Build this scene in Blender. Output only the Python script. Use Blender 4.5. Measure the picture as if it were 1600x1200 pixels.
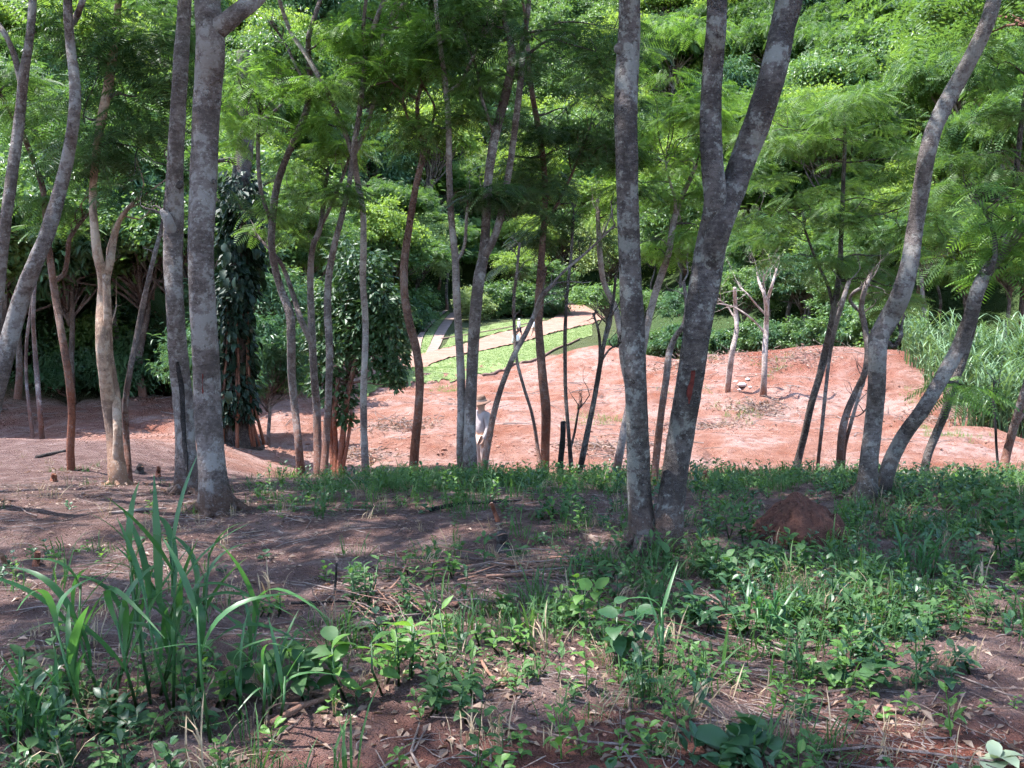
import bpy, math, random
import numpy as np

# ------------------------------------------------------------------ clear
for o in list(bpy.data.objects): bpy.data.objects.remove(o)
SC = bpy.context.scene
COL = SC.collection
RNG = np.random.default_rng(7)
random.seed(7)

# ------------------------------------------------------------------ camera
F = 1386.0                       # focal length in photo pixels (1600 wide)
PITCH = math.atan(150 / F)
cam_d = bpy.data.cameras.new("camera")
cam = bpy.data.objects.new("camera", cam_d); COL.objects.link(cam)
cam_d.sensor_width = 36; cam_d.lens = F / 1600 * 36
cam_d.clip_start = 0.05; cam_d.clip_end = 3000
cam.location = (0, 0, 0); cam.rotation_euler = (math.pi / 2 - PITCH, 0, 0)
SC.camera = cam

# ------------------------------------------------------------------ sky, sun, exposure
SUN_EL, SUN_AZ = math.radians(64), math.radians(-78)      # azimuth from +Y towards +X
world = bpy.data.worlds.new("World"); SC.world = world; world.use_nodes = True
wn = world.node_tree
bg = wn.nodes["Background"]
sky = wn.nodes.new("ShaderNodeTexSky"); sky.sky_type = 'NISHITA'; sky.sun_disc = False
sky.sun_elevation = SUN_EL; sky.sun_rotation = SUN_AZ
sky.air_density = 1.0; sky.dust_density = 0.6
wn.links.new(sky.outputs[0], bg.inputs[0]); bg.inputs[1].default_value = 0.15
sun_d = bpy.data.lights.new("sun", 'SUN'); sun_d.energy = 3.3; sun_d.angle = math.radians(0.53)
sun_d.color = (1.0, 0.97, 0.93)
sun = bpy.data.objects.new("sun", sun_d); COL.objects.link(sun)
from mathutils import Vector
sdir = Vector((math.cos(SUN_EL) * math.sin(SUN_AZ), math.cos(SUN_EL) * math.cos(SUN_AZ), math.sin(SUN_EL)))
sun.rotation_euler = sdir.to_track_quat('Z', 'Y').to_euler()
sun.location = sdir * 60
SC.view_settings.view_transform = 'Standard'; SC.view_settings.look = 'None'
SC.view_settings.gamma = 1; SC.view_settings.use_curve_mapping = False
SC.view_settings.exposure = 2.36
cy = SC.cycles
cy.max_bounces = 4; cy.diffuse_bounces = 2; cy.glossy_bounces = 2; cy.transmission_bounces = 4
cy.transparent_max_bounces = 4; cy.volume_bounces = 0
cy.use_denoising = True; cy.denoiser = 'OPENIMAGEDENOISE'; cy.denoising_input_passes = 'RGB_ALBEDO_NORMAL'; cy.denoising_prefilter = 'NONE'
cy.use_adaptive_sampling = True; cy.adaptive_threshold = 0.02; cy.adaptive_min_samples = 12
cy.caustics_reflective = False; cy.caustics_refractive = False
cy.sample_clamp_indirect = 6

# ------------------------------------------------------------------ noise
def _hash(ix, iy, seed):
    h = (ix.astype(np.int64) * 374761393 + iy.astype(np.int64) * 668265263 + seed * 974634773) & 0x7fffffff
    h = ((h ^ (h >> 13)) * 1274126177) & 0x7fffffff
    return ((h ^ (h >> 16)) & 0xffff) / 65535.0
def vnoise(x, y, s, seed=0):
    x = np.asarray(x, float) / s; y = np.asarray(y, float) / s
    ix = np.floor(x); iy = np.floor(y); fx = x - ix; fy = y - iy
    fx = fx * fx * (3 - 2 * fx); fy = fy * fy * (3 - 2 * fy)
    a = _hash(ix, iy, seed); b = _hash(ix + 1, iy, seed); c = _hash(ix, iy + 1, seed); d = _hash(ix + 1, iy + 1, seed)
    return (a * (1 - fx) + b * fx) * (1 - fy) + (c * (1 - fx) + d * fx) * fy - 0.5
def sstep(a, b, x):
    t = np.clip((np.asarray(x, float) - a) / (b - a), 0, 1); return t * t * (3 - 2 * t)

# ------------------------------------------------------------------ terrain
_py = np.linspace(-60, 460, 10400)
_pz = np.interp(_py, [-60, 0, 3, 5, 6.4, 8.4, 10, 12, 15, 18.5, 22, 25, 60, 72, 100, 130, 460],
                [-1.2, -1.52, -1.66, -1.86, -2.0, -2.13, -2.3, -2.66, -3.27, -4.02, -4.66, -4.78, -4.7, -4.62, -3.0, -1.2, 8])
_k = np.exp(-0.5 * (np.arange(-30, 31) / 12.0) ** 2); _k /= _k.sum()
_pz = np.convolve(np.pad(_pz, 30, mode='edge'), _k, 'valid')
HB = np.array([(-300, 24), (-40, 33), (-22, 37), (-15, 43), (-13.5, 55), (-13, 76), (-11, 96), (-6, 110), (4, 122), (11, 116), (14.5, 96), (16.5, 76), (21, 61), (31, 50), (60, 42), (300, 34)], float)
def hill_dist(x, y):
    """signed distance behind the foot line of the wooded slopes"""
    x = np.asarray(x, float); y = np.asarray(y, float); best = np.full(np.broadcast(x, y).shape, 1e9)
    for (x0, y0), (x1, y1) in zip(HB[:-1], HB[1:]):
        dx, dy = x1 - x0, y1 - y0; t = np.clip(((x - x0) * dx + (y - y0) * dy) / (dx * dx + dy * dy), 0, 1)
        best = np.minimum(best, np.hypot(x - x0 - t * dx, y - y0 - t * dy))
    return np.where(y > np.interp(x, HB[:, 0], HB[:, 1]), best, -best)
def H(x, y):
    x = np.asarray(x, float); y = np.asarray(y, float)
    z = np.interp(y, _py, _pz)
    # left shoulder of the near bank
    z = z + 0.85 * sstep(-4.5, -8.5, x) * sstep(12, 20, y) * (1 - sstep(22.5, 27, y))
    # mounds of the excavated field
    z = z + 1.5 * np.exp(-((x - 13.5) / 6.5) ** 2 - ((y - 43) / 6.0) ** 2)
    z = z + 1.25 * np.exp(-((x - 5.3) / 3.8) ** 2 - ((y - 50) / 4.0) ** 2)
    z = z + 0.6 * np.exp(-((x + 3.0) / 2.2) ** 2 - ((y - 33) / 1.6) ** 2) * 0.5
    z = z + 0.9 * sstep(11, 20, x) * sstep(26, 40, y)
    # hillside
    hill = np.maximum(0, hill_dist(x, y) + 5 * vnoise(x, y, 22, 5))
    z = z + 0.68 * (np.sqrt(hill ** 2 + 9) - 3) + sstep(5, 40, hill) * 9 * vnoise(x, y, 45, 9)
    # relief
    field = sstep(21, 26, y) * (1 - sstep(50, 60, y))
    near = 1 - sstep(18, 26, y)
    rid = np.abs(vnoise(x * .8 + y * .3, y, 2.6, 24)) * 2
    z = z - field * 0.26 * np.exp(-(rid / .10) ** 2)
    z = z + field * (0.50 * vnoise(x, y, 4.5, 1) + 0.18 * vnoise(x * .55, y, 1.4, 2) + 0.11 * vnoise(x, y, 0.6, 3) + 0.14 * (0.5 - abs(2 * vnoise(x * .45 + y * .2, y, 1.9, 23))))
    z = z + near * (0.16 * vnoise(x, y, 2.3, 4) + 0.07 * vnoise(x, y, 0.7, 6) + 0.035 * vnoise(x, y, 0.22, 7))
    return z

# camera maths: photo pixel -> ray, ray -> ground
cp, sp = math.cos(PITCH), math.sin(PITCH)
def ray(px, py):
    a = (np.asarray(px, float) - 800) / F; b = (600 - np.asarray(py, float)) / F
    return a, cp + b * sp, -sp + b * cp
def at(px, py, d):
    x, y, z = ray(px, py); return np.array([x / y * d, d, z / y * d])
_ds = np.geomspace(1.5, 420, 2600)
def gp(px, py, dmin=1.5):
    x, y, z = ray(px, py); k = z / y; m = x / y
    ds = _ds[_ds >= dmin]
    diff = k * ds - H(m * ds, ds)
    i = np.argmax(diff < 0)
    if diff[i] >= 0: i = len(ds) - 1
    d = ds[i]; return np.array([m * d, d, float(H(m * d, d))])
def to_px(P):
    P = np.asarray(P, float)
    zc = P[..., 1] * cp - P[..., 2] * sp; uc = P[..., 1] * sp + P[..., 2] * cp
    return 800 + F * P[..., 0] / zc, 600 - F * uc / zc

# ------------------------------------------------------------------ object helpers
def mesh_np(name, V, Fc, mat, rnd=None, smooth=False):
    V = np.asarray(V, np.float32); Fc = np.asarray(Fc, np.int32)
    me = bpy.data.meshes.new(name)
    n = Fc.shape[1]
    me.vertices.add(len(V)); me.vertices.foreach_set("co", V.ravel())
    me.loops.add(Fc.size); me.loops.foreach_set("vertex_index", Fc.ravel())
    me.polygons.add(len(Fc)); me.polygons.foreach_set("loop_start", np.arange(0, Fc.size, n, dtype=np.int32))
    me.polygons.foreach_set("use_smooth", np.full(len(Fc), smooth))
    if rnd is not None:
        at_ = me.attributes.new("rnd", 'FLOAT', 'POINT'); at_.data.foreach_set("value", np.asarray(rnd, np.float32))
    me.update(calc_edges=True)
    if mat: me.materials.append(mat)
    return me
def add(name, me, parent=None, loc=None, rot=None, scale=None):
    o = bpy.data.objects.new(name, me); COL.objects.link(o)
    if parent is not None: o.parent = parent
    if loc is not None: o.location = loc
    if rot is not None: o.rotation_euler = rot
    if scale is not None: o.scale = scale if hasattr(scale, '__len__') else (scale,) * 3
    return o
def tag(o, label=None, cat=None, group=None, kind=None):
    if label: o["label"] = label
    if cat: o["category"] = cat
    if group: o["group"] = group
    if kind: o["kind"] = kind
    return o
def thing(name, label, cat, loc, group=None, rot=None):
    o = bpy.data.objects.new(name, None); COL.objects.link(o); o.location = loc
    o.empty_display_size = 0.2
    if rot is not None: o.rotation_euler = rot
    return tag(o, label, cat, group)
class Geo:
    def __init__(s): s.V = []; s.F = []; s.R = []; s.n = 0
    def put(s, V, Fc, r=0.5):
        V = np.asarray(V, float); s.V.append(V); s.F.append(np.asarray(Fc, int) + s.n)
        s.R.append(np.full(len(V), r) if np.isscalar(r) else np.asarray(r)); s.n += len(V)
    def get(s): return np.concatenate(s.V), np.concatenate(s.F), np.concatenate(s.R)
    def mesh(s, name, mat, smooth=False, off=(0, 0, 0)):
        V, Fc, R = s.get(); return mesh_np(name, V - np.asarray(off), Fc, mat, R, smooth)
def scatter(tv, tf, P, R, S, rnd=None):
    """template (k,3),(f,n) placed at P (N,3) with rotations R (N,3,3), scales S (N,) or (N,3)"""
    N = len(P); S = np.asarray(S, float)
    if S.ndim == 1: S = S[:, None].repeat(3, 1)
    V = np.einsum('nij,nkj->nki', R, tv[None] * S[:, None, :]) + np.asarray(P)[:, None, :]
    Fc = tf[None] + (np.arange(N) * len(tv))[:, None, None]
    r = RNG.random(N) if rnd is None else np.asarray(rnd)
    return V.reshape(-1, 3), Fc.reshape(-1, tf.shape[1]), np.repeat(r, len(tv))
def frames(az, pitch, roll=None):
    """local x -> direction (az,pitch); local z -> up-ish"""
    az = np.asarray(az, float); pitch = np.asarray(pitch, float)
    X = np.stack([np.cos(az) * np.cos(pitch), np.sin(az) * np.cos(pitch), np.sin(pitch)], 1)
    Y = np.stack([-np.sin(az), np.cos(az), 0 * az], 1)
    Z = np.cross(X, Y)
    if roll is not None:
        c, s_ = np.cos(roll)[:, None], np.sin(roll)[:, None]
        Y, Z = Y * c + Z * s_, Z * c - Y * s_
    return np.stack([X, Y, Z], 2)
def catmull(P, n):
    P = np.asarray(P, float)
    if len(P) == 2: return P[0] + (P[1] - P[0]) * np.linspace(0, 1, n)[:, None]
    seg = np.linalg.norm(np.diff(P, axis=0)[:, :3], axis=1); t = np.r_[0, np.cumsum(np.maximum(seg, 1e-6) ** 0.5)]
    u = np.linspace(0, t[-1], n); out = np.empty((n, P.shape[1]))
    m = np.empty_like(P); dt = np.diff(t)[:, None]; sl = np.diff(P, axis=0) / dt
    m[0] = sl[0]; m[-1] = sl[-1]; m[1:-1] = (sl[:-1] * dt[1:] + sl[1:] * dt[:-1]) / (dt[1:] + dt[:-1])
    i = np.clip(np.searchsorted(t, u, 'right') - 1, 0, len(P) - 2)
    h = (t[i + 1] - t[i])[:, None]; s = ((u - t[i]) / h[:, 0])[:, None]
    return ((2 * s**3 - 3 * s**2 + 1) * P[i] + (s**3 - 2 * s**2 + s) * h * m[i] + (-2 * s**3 + 3 * s**2) * P[i + 1] + (s**3 - s**2) * h * m[i + 1])
def tube(C, rad, ns=10, lump=0.0, seed=0, cap=True, flare=0.0):
    """quad tube along centres C (n,3) with radii rad (n,)"""
    C = np.asarray(C, float); n = len(C)
    T = np.gradient(C, axis=0); T /= np.linalg.norm(T, axis=1)[:, None] + 1e-9
    ref = np.array([1.0, 0, 0]) if abs(T[0][0]) < 0.8 else np.array([0, 1.0, 0])
    U = np.empty((n, 3)); u = np.cross(ref, T[0]); u /= np.linalg.norm(u)
    for i in range(n):
        u = u - T[i] * np.dot(u, T[i]); u /= np.linalg.norm(u) + 1e-9; U[i] = u
    W = np.cross(T, U)
    a = np.linspace(0, 2 * math.pi, ns, endpoint=False)
    r = np.repeat(np.asarray(rad, float)[:, None], ns, 1)
    if lump:
        L = np.r_[0, np.cumsum(np.linalg.norm(np.diff(C, axis=0), axis=1))]
        sc = max(np.mean(rad), 1e-3)
        r = r * (1 + lump * (1.6 * vnoise(np.cos(a)[None] * 1.2 + seed * 7.3 + 0 * L[:, None], L[:, None] / (sc * 5) + np.sin(a)[None] * 1.2, 1, seed)
                             + 0.5 * vnoise(np.cos(a)[None] * 7 + seed * 1.1 + 0 * L[:, None], L[:, None] / (sc * .5) + np.sin(a)[None] * 7, 1, seed + 2) + 0.8 * vnoise(np.cos(a)[None] * 3 + seed * 3.1 + 0 * L[:, None], L[:, None] / (sc * 1.3) + np.sin(a)[None] * 3, 1, seed + 1)))
    if flare:
        L = np.r_[0, np.cumsum(np.linalg.norm(np.diff(C, axis=0), axis=1))]
        root = np.clip(np.cos(a * 2 + seed) * 0.5 + np.cos(a * 3 + 2 * seed) * 0.5, -0.3, 1)[None]
        r = r * (1 + flare * np.exp(-L[:, None] / (rad[0] * 1.5)) * (0.6 + root))
    V = C[:, None] + r[..., None] * (np.cos(a)[None, :, None] * U[:, None] + np.sin(a)[None, :, None] * W[:, None])
    i, j = np.meshgrid(np.arange(n - 1), np.arange(ns), indexing='ij'); j2 = (j + 1) % ns
    Fc = np.stack([i * ns + j, i * ns + j2, (i + 1) * ns + j2, (i + 1) * ns + j], -1).reshape(-1, 4)
    V = V.reshape(-1, 3)
    if cap:   # close both ends with a short inset ring
        for e, ring in ((0, 0), (n - 1, (n - 1) * ns)):
            k = len(V); inner = C[e] + (V[ring:ring + ns] - C[e]) * 0.02
            V = np.vstack([V, inner]); q = np.arange(ns); q2 = (q + 1) % ns
            f = np.stack([ring + q, k + q, k + q2, ring + q2], 1)
            Fc = np.vstack([Fc, f if e == 0 else f[:, ::-1]])
    return V, Fc
def grid_leaf(L, W, nl=4, droop=0.3, fold=0.12, shape=0.5, tip=0.04, lift=0.0):
    """leaf along +x: two quads across, nl along"""
    t = np.linspace(0, 1, nl + 1)
    if shape == 'grass': w = W * np.clip(np.minimum(0.45 + t * 2.2, 1) * (1 - t ** 3.0), tip, 1)
    elif shape == 'heart': w = W * np.clip(np.sin(np.pi * np.clip(t * 0.86 + 0.14, 0, 1)) ** 0.75, tip, 1)
    else: w = W * np.clip(np.sin(np.pi * t ** 0.8) ** 0.9, tip, 1)
    x = L * t * (1 - 0.25 * droop * t); z = lift * L * t - droop * L * t ** 2
    V = []
    for k in range(nl + 1):
        V += [(x[k], -w[k] / 2, z[k] + fold * w[k]), (x[k], 0, z[k]), (x[k], w[k] / 2, z[k] + fold * w[k])]
    Fc = []
    for k in range(nl):
        b = 3 * k; Fc += [(b, b + 3, b + 4, b + 1), (b + 1, b + 4, b + 5, b + 2)]
    return np.array(V), np.array(Fc)

# ------------------------------------------------------------------ materials
def nt(name):
    m = bpy.data.materials.new(name); m.use_nodes = True; t = m.node_tree
    b = t.nodes["Principled BSDF"]; return m, t, b
def N(t, typ, **kw):
    n = t.nodes.new(typ)
    for k, v in kw.items():
        if k.startswith('i_'):
            key = k[2:]; n.inputs[int(key) if key.isdigit() else key.replace('_', ' ')].default_value = v
        else: setattr(n, k, v)
    return n
def lk(t, a, b): t.links.new(a, b)
def ramp(t, fac, stops):
    r = t.nodes.new("ShaderNodeValToRGB"); lk(t, fac, r.inputs[0])
    e = r.color_ramp.elements
    while len(e) < len(stops): e.new(0.5)
    for q, (p, c) in zip(e, stops): q.position = p; q.color = (*c, 1) if len(c) == 3 else c
    return r.outputs[0]
def mix(t, fac, a, b, mode='MIX'):
    m = t.nodes.new("ShaderNodeMix"); m.data_type = 'RGBA'; m.blend_type = mode
    for s, v in ((m.inputs[0], fac), (m.inputs[6], a), (m.inputs[7], b)):
        if hasattr(v, 'links'): lk(t, v, s)
        elif isinstance(v, (int, float)): s.default_value = v
        else: s.default_value = (*v, 1)
    return m.outputs[2]
def math_n(t, op, a, b=None, clamp=False):
    m = t.nodes.new("ShaderNodeMath"); m.operation = op; m.use_clamp = clamp
    for s, v in ((m.inputs[0], a), (m.inputs[1], b)):
        if v is None: continue
        if hasattr(v, 'links'): lk(t, v, s)
        else: s.default_value = v
    return m.outputs[0]
def noise(t, vec, scale, detail=4, rough=0.55):
    n = t.nodes.new("ShaderNodeTexNoise"); n.inputs['Scale'].default_value = scale
    n.inputs['Detail'].default_value = detail; n.inputs['Roughness'].default_value = rough
    if vec is not None: lk(t, vec, n.inputs['Vector'])
    return n.outputs[0]
def bump(t, b, h, strength=0.4, dist=0.02):
    n = t.nodes.new("ShaderNodeBump"); n.inputs['Strength'].default_value = strength; n.inputs['Distance'].default_value = dist
    lk(t, h, n.inputs['Height']); lk(t, n.outputs[0], b.inputs['Normal'])
def leaf_mat(name, dark, light, trans=0.38, rough=0.5, spec=0.35, tcol=None):
    m, t, b = nt(name)
    a = N(t, "ShaderNodeAttribute", attribute_name="rnd"); oi = N(t, "ShaderNodeObjectInfo")
    tc = N(t, "ShaderNodeTexCoord")
    nz = noise(t, tc.outputs['Object'], 0.9, 2)
    f = math_n(t, 'ADD', math_n(t, 'MULTIPLY', a.outputs['Fac'], 0.5), math_n(t, 'MULTIPLY', oi.outputs['Random'], 0.3))
    f = math_n(t, 'ADD', f, math_n(t, 'MULTIPLY', math_n(t, 'SUBTRACT', nz, 0.4), 0.8), clamp=True)
    c = mix(t, f, dark, light)
    lk(t, c, b.inputs['Base Color']); b.inputs['Roughness'].default_value = rough
    b.inputs['Specular IOR Level'].default_value = spec
    tr = N(t, "ShaderNodeBsdfTranslucent")
    lk(t, mix(t, 1.0, c, tcol or (1.5, 1.45, 0.7), 'MULTIPLY'), tr.inputs[0])
    ms = N(t, "ShaderNodeMixShader"); ms.inputs[0].default_value = trans
    lk(t, b.outputs[0], ms.inputs[1]); lk(t, tr.outputs[0], ms.inputs[2])
    lk(t, ms.outputs[0], t.nodes["Material Output"].inputs[0])
    return m
def bark_mat(name, base, dark, lichen, dust=None, dust_h=0.7, ring=1.0, lich_amt=0.5):
    m, t, b = nt(name)
    tc = N(t, "ShaderNodeTexCoord"); oi = N(t, "ShaderNodeObjectInfo")
    off = N(t, "ShaderNodeVectorMath", operation='ADD'); lk(t, tc.outputs['Object'], off.inputs[0])
    cmb = N(t, "ShaderNodeCombineXYZ"); lk(t, math_n(t, 'MULTIPLY', oi.outputs['Random'], 37), cmb.inputs[2]); lk(t, cmb.outputs[0], off.inputs[1])
    v = off.outputs[0]
    mp = N(t, "ShaderNodeMapping"); mp.inputs['Scale'].default_value = (7, 7, 20 * ring); lk(t, v, mp.inputs[0])
    rings = noise(t, mp.outputs[0], 2.0, 6, 0.72)
    mott = noise(t, v, 17, 7, 0.78)
    pat = noise(t, v, 10, 6, 0.72)
    big = noise(t, v, 2.2, 4, 0.6)
    f = math_n(t, 'ADD', math_n(t, 'MULTIPLY', rings, 0.45), math_n(t, 'ADD', math_n(t, 'MULTIPLY', mott, 0.55), math_n(t, 'MULTIPLY', math_n(t, 'SUBTRACT', big, 0.5), 0.55)))
    c = mix(t, ramp(t, f, [(0.43, (0, 0, 0)), (0.57, (1, 1, 1))]), dark, base)
    lich = math_n(t, 'ADD', pat, math_n(t, 'MULTIPLY', math_n(t, 'SUBTRACT', big, 0.5), 0.8))
    c = mix(t, ramp(t, lich, [(0.555 - 0.04 * lich_amt, (0, 0, 0)), (0.60, (lich_amt,) * 3)]), c, lichen)
    if dust:
        sx = N(t, "ShaderNodeSeparateXYZ"); lk(t, tc.outputs['Object'], sx.inputs[0])
        hh = math_n(t, 'ADD', math_n(t, 'DIVIDE', sx.outputs[2], dust_h), math_n(t, 'MULTIPLY', math_n(t, 'SUBTRACT', pat, 0.5), 1.8))
        c = mix(t, ramp(t, hh, [(0.25, (0.8,) * 3), (1.0, (0, 0, 0))]), c, dust)
    spk = N(t, "ShaderNodeTexVoronoi"); spk.inputs['Scale'].default_value = 24; spk.inputs['Randomness'].default_value = 1; lk(t, v, spk.inputs['Vector'])
    sd = math_n(t, 'ADD', spk.outputs['Distance'], math_n(t, 'MULTIPLY', math_n(t, 'SUBTRACT', mott, 0.5), 0.5))
    sf = ramp(t, sd, [(0.16, (0.75,) * 3), (0.22, (0, 0, 0))])
    c = mix(t, math_n(t, 'MULTIPLY', sf, ramp(t, big, [(0.4, (0.15,) * 3), (0.6, (1, 1, 1))])), c, lichen)
    c = mix(t, ramp(t, mott, [(0.30, (0.8,) * 3), (0.42, (0, 0, 0))]), c, tuple(q * 0.55 for q in dark))
    lk(t, c, b.inputs['Base Color']); b.inputs['Roughness'].default_value = 0.92
    b.inputs['Specular IOR Level'].default_value = 0.2
    hgt = math_n(t, 'ADD', math_n(t, 'MULTIPLY', rings, 0.7), math_n(t, 'ADD', mott, math_n(t, 'MULTIPLY', pat, 0.6)))
    bump(t, b, hgt, 0.9, 0.03)
    return m
M = {}
M['bark_gray'] = bark_mat('bark_gray', (0.155, 0.124, 0.116), (0.072, 0.054, 0.050), (0.27, 0.25, 0.24), (0.10, 0.052, 0.035), 0.35, lich_amt=0.55)
M['bark_fork'] = bark_mat('bark_fork', (0.105, 0.087, 0.082), (0.04, 0.032, 0.030), (0.23, 0.228, 0.21), (0.085, 0.05, 0.038), 0.4, lich_amt=0.6)
M['bark_lichen'] = bark_mat('bark_lichen', (0.135, 0.112, 0.106), (0.058, 0.046, 0.043), (0.225, 0.215, 0.20), (0.06, 0.045, 0.035), 0.5, lich_amt=0.6)
M['bark_pale'] = bark_mat('bark_pale', (0.27, 0.22, 0.20), (0.13, 0.10, 0.095), (0.37, 0.35, 0.33), (0.17, 0.085, 0.06), 0.6, lich_amt=0.4)
M['bark_peel'] = bark_mat('bark_peel', (0.33, 0.22, 0.16), (0.17, 0.11, 0.085), (0.40, 0.32, 0.26), (0.25, 0.13, 0.08), 0.8, ring=0.25, lich_amt=0.5)
M['bark_red'] = bark_mat('bark_red', (0.15, 0.085, 0.065), (0.075, 0.042, 0.035), (0.24, 0.19, 0.18), (0.20, 0.065, 0.035), 2.2, lich_amt=0.3)
M['bark_dust'] = bark_mat('bark_dust', (0.16, 0.125, 0.115), (0.075, 0.057, 0.054), (0.28, 0.26, 0.25), (0.17, 0.07, 0.045), 1.6, lich_amt=0.4)
M['bark_dark'] = bark_mat('bark_dark', (0.085, 0.068, 0.062), (0.035, 0.028, 0.026), (0.17, 0.17, 0.16), None, lich_amt=0.3)
M['dead'] = bark_mat('dead_wood', (0.34, 0.27, 0.24), (0.17, 0.13, 0.115), (0.46, 0.42, 0.40), (0.27, 0.13, 0.085), 0.5, ring=0.3, lich_amt=0.3)
M['twig'] = bark_mat('twig_wood', (0.26, 0.19, 0.165), (0.12, 0.085, 0.075), (0.38, 0.33, 0.31), None, ring=0.3, lich_amt=0.3)
M['char'] = bark_mat('char_wood', (0.035, 0.028, 0.028), (0.014, 0.012, 0.012), (0.08, 0.07, 0.07), None, lich_amt=0.2)
M['vine_root'] = bark_mat('root_bark', (0.17, 0.085, 0.06), (0.075, 0.036, 0.027), (0.22, 0.15, 0.12), (0.2, 0.075, 0.045), 1.2, ring=0.15, lich_amt=0.2)

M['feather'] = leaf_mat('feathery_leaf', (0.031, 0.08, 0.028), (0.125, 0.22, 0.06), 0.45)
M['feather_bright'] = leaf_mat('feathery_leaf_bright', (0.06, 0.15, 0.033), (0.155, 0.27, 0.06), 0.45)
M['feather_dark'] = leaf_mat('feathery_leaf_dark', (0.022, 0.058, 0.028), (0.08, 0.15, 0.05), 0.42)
M['broad'] = leaf_mat('broad_leaf', (0.042, 0.10, 0.04), (0.16, 0.265, 0.085), 0.42, 0.42, 0.5)
M['yellow'] = leaf_mat('yellow_green_leaf', (0.105, 0.19, 0.042), (0.275, 0.38, 0.095), 0.46)
M['pale'] = leaf_mat('pale_leaf', (0.15, 0.22, 0.09), (0.30, 0.38, 0.17), 0.4)
M['bluegreen'] = leaf_mat('bluish_leaf', (0.03, 0.085, 0.045), (0.10, 0.19, 0.085), 0.34, 0.4, 0.5)
M['glossy'] = leaf_mat('glossy_leaf', (0.02, 0.05, 0.02), (0.05, 0.105, 0.035), 0.25, 0.5, 0.4)
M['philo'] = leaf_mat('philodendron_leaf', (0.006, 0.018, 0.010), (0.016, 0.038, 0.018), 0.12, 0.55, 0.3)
M['grass_big'] = leaf_mat('guinea_grass_leaf', (0.03, 0.098, 0.036), (0.075, 0.185, 0.06), 0.42, 0.42, 0.5)
M['cane'] = leaf_mat('tall_grass_leaf', (0.055, 0.115, 0.05), (0.16, 0.245, 0.115), 0.3, 0.45, 0.5)
M['weed'] = leaf_mat('weed_leaf', (0.028, 0.078, 0.028), (0.085, 0.165, 0.05), 0.38, 0.6, 0.3)
M['weed_bright'] = leaf_mat('bright_weed_leaf', (0.065, 0.155, 0.035), (0.14, 0.26, 0.055), 0.45, 0.5, 0.4)
M['weed_dark'] = leaf_mat('dark_weed_leaf', (0.016, 0.055, 0.022), (0.05, 0.12, 0.04), 0.3, 0.42, 0.5)
M['lawn_blade'] = leaf_mat('lawn_blade', (0.10, 0.165, 0.045), (0.19, 0.265, 0.085), 0.25)
M['dry_grass'] = leaf_mat('dry_grass', (0.20, 0.14, 0.085), (0.38, 0.29, 0.19), 0.25, tcol=(1.1, 1.0, 0.8))
M['dry_leaf'] = leaf_mat('dry_leaf', (0.11, 0.065, 0.045), (0.36, 0.25, 0.19), 0.2, tcol=(1.2, 0.9, 0.6))
M['pale_cut'] = leaf_mat('wilted_pale_leaf', (0.19, 0.25, 0.17), (0.31, 0.36, 0.26), 0.3)
def ground_mat():
    m, t, b = nt('ground_soil')
    tc = N(t, "ShaderNodeTexCoord"); v = tc.outputs['Object']
    red = N(t, "ShaderNodeAttribute", attribute_name="red"); grn = N(t, "ShaderNodeAttribute", attribute_name="green")
    n1 = noise(t, v, 0.55, 5, 0.6); n2 = noise(t, v, 3.2, 6, 0.65); n3 = noise(t, v, 24, 5, 0.7); n4 = noise(t, v, 90, 3, 0.7)
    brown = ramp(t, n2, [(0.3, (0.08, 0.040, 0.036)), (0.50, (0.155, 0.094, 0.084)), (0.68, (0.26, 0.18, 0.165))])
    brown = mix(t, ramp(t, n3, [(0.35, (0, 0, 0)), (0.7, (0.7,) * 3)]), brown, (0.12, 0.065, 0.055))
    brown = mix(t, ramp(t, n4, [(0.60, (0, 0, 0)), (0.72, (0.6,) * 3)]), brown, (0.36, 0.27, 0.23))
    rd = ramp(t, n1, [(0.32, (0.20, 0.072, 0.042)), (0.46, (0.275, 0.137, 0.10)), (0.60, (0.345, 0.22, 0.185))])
    rd = mix(t, ramp(t, n2, [(0.38, (0.75,) * 3), (0.54, (0, 0, 0))]), rd, (0.20, 0.083, 0.058))
    rd = mix(t, ramp(t, n3, [(0.55, (0, 0, 0)), (0.72, (0.5,) * 3)]), rd, (0.38, 0.26, 0.22))
    drk = N(t, "ShaderNodeAttribute", attribute_name="dark")  # dark red soil, plus shade coloured onto the mound and left ground
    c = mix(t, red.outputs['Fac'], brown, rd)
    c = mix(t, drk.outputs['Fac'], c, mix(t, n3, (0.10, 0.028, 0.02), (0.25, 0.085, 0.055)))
    gcol = mix(t, n2, (0.022, 0.05, 0.015), (0.06, 0.085, 0.03))
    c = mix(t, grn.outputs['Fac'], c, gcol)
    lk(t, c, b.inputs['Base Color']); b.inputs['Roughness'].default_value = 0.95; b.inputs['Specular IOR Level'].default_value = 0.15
    h = math_n(t, 'ADD', math_n(t, 'MULTIPLY', n2, 1.5), math_n(t, 'ADD', math_n(t, 'MULTIPLY', n3, 0.5), math_n(t, 'MULTIPLY', n4, 0.2)))
    bump(t, b, h, 1.0, 0.16)
    return m
M['ground'] = ground_mat()
def simple(name, c1, c2, scale=8, rough=0.9, bs=0.4, bd=0.02, spec=0.2):
    m, t, b = nt(name); tc = N(t, "ShaderNodeTexCoord")
    n = noise(t, tc.outputs['Object'], scale, 6, 0.65)
    lk(t, ramp(t, n, [(0.3, c1), (0.7, c2)]), b.inputs['Base Color']); b.inputs['Roughness'].default_value = rough
    b.inputs['Specular IOR Level'].default_value = spec
    bump(t, b, n, bs, bd); return m
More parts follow.
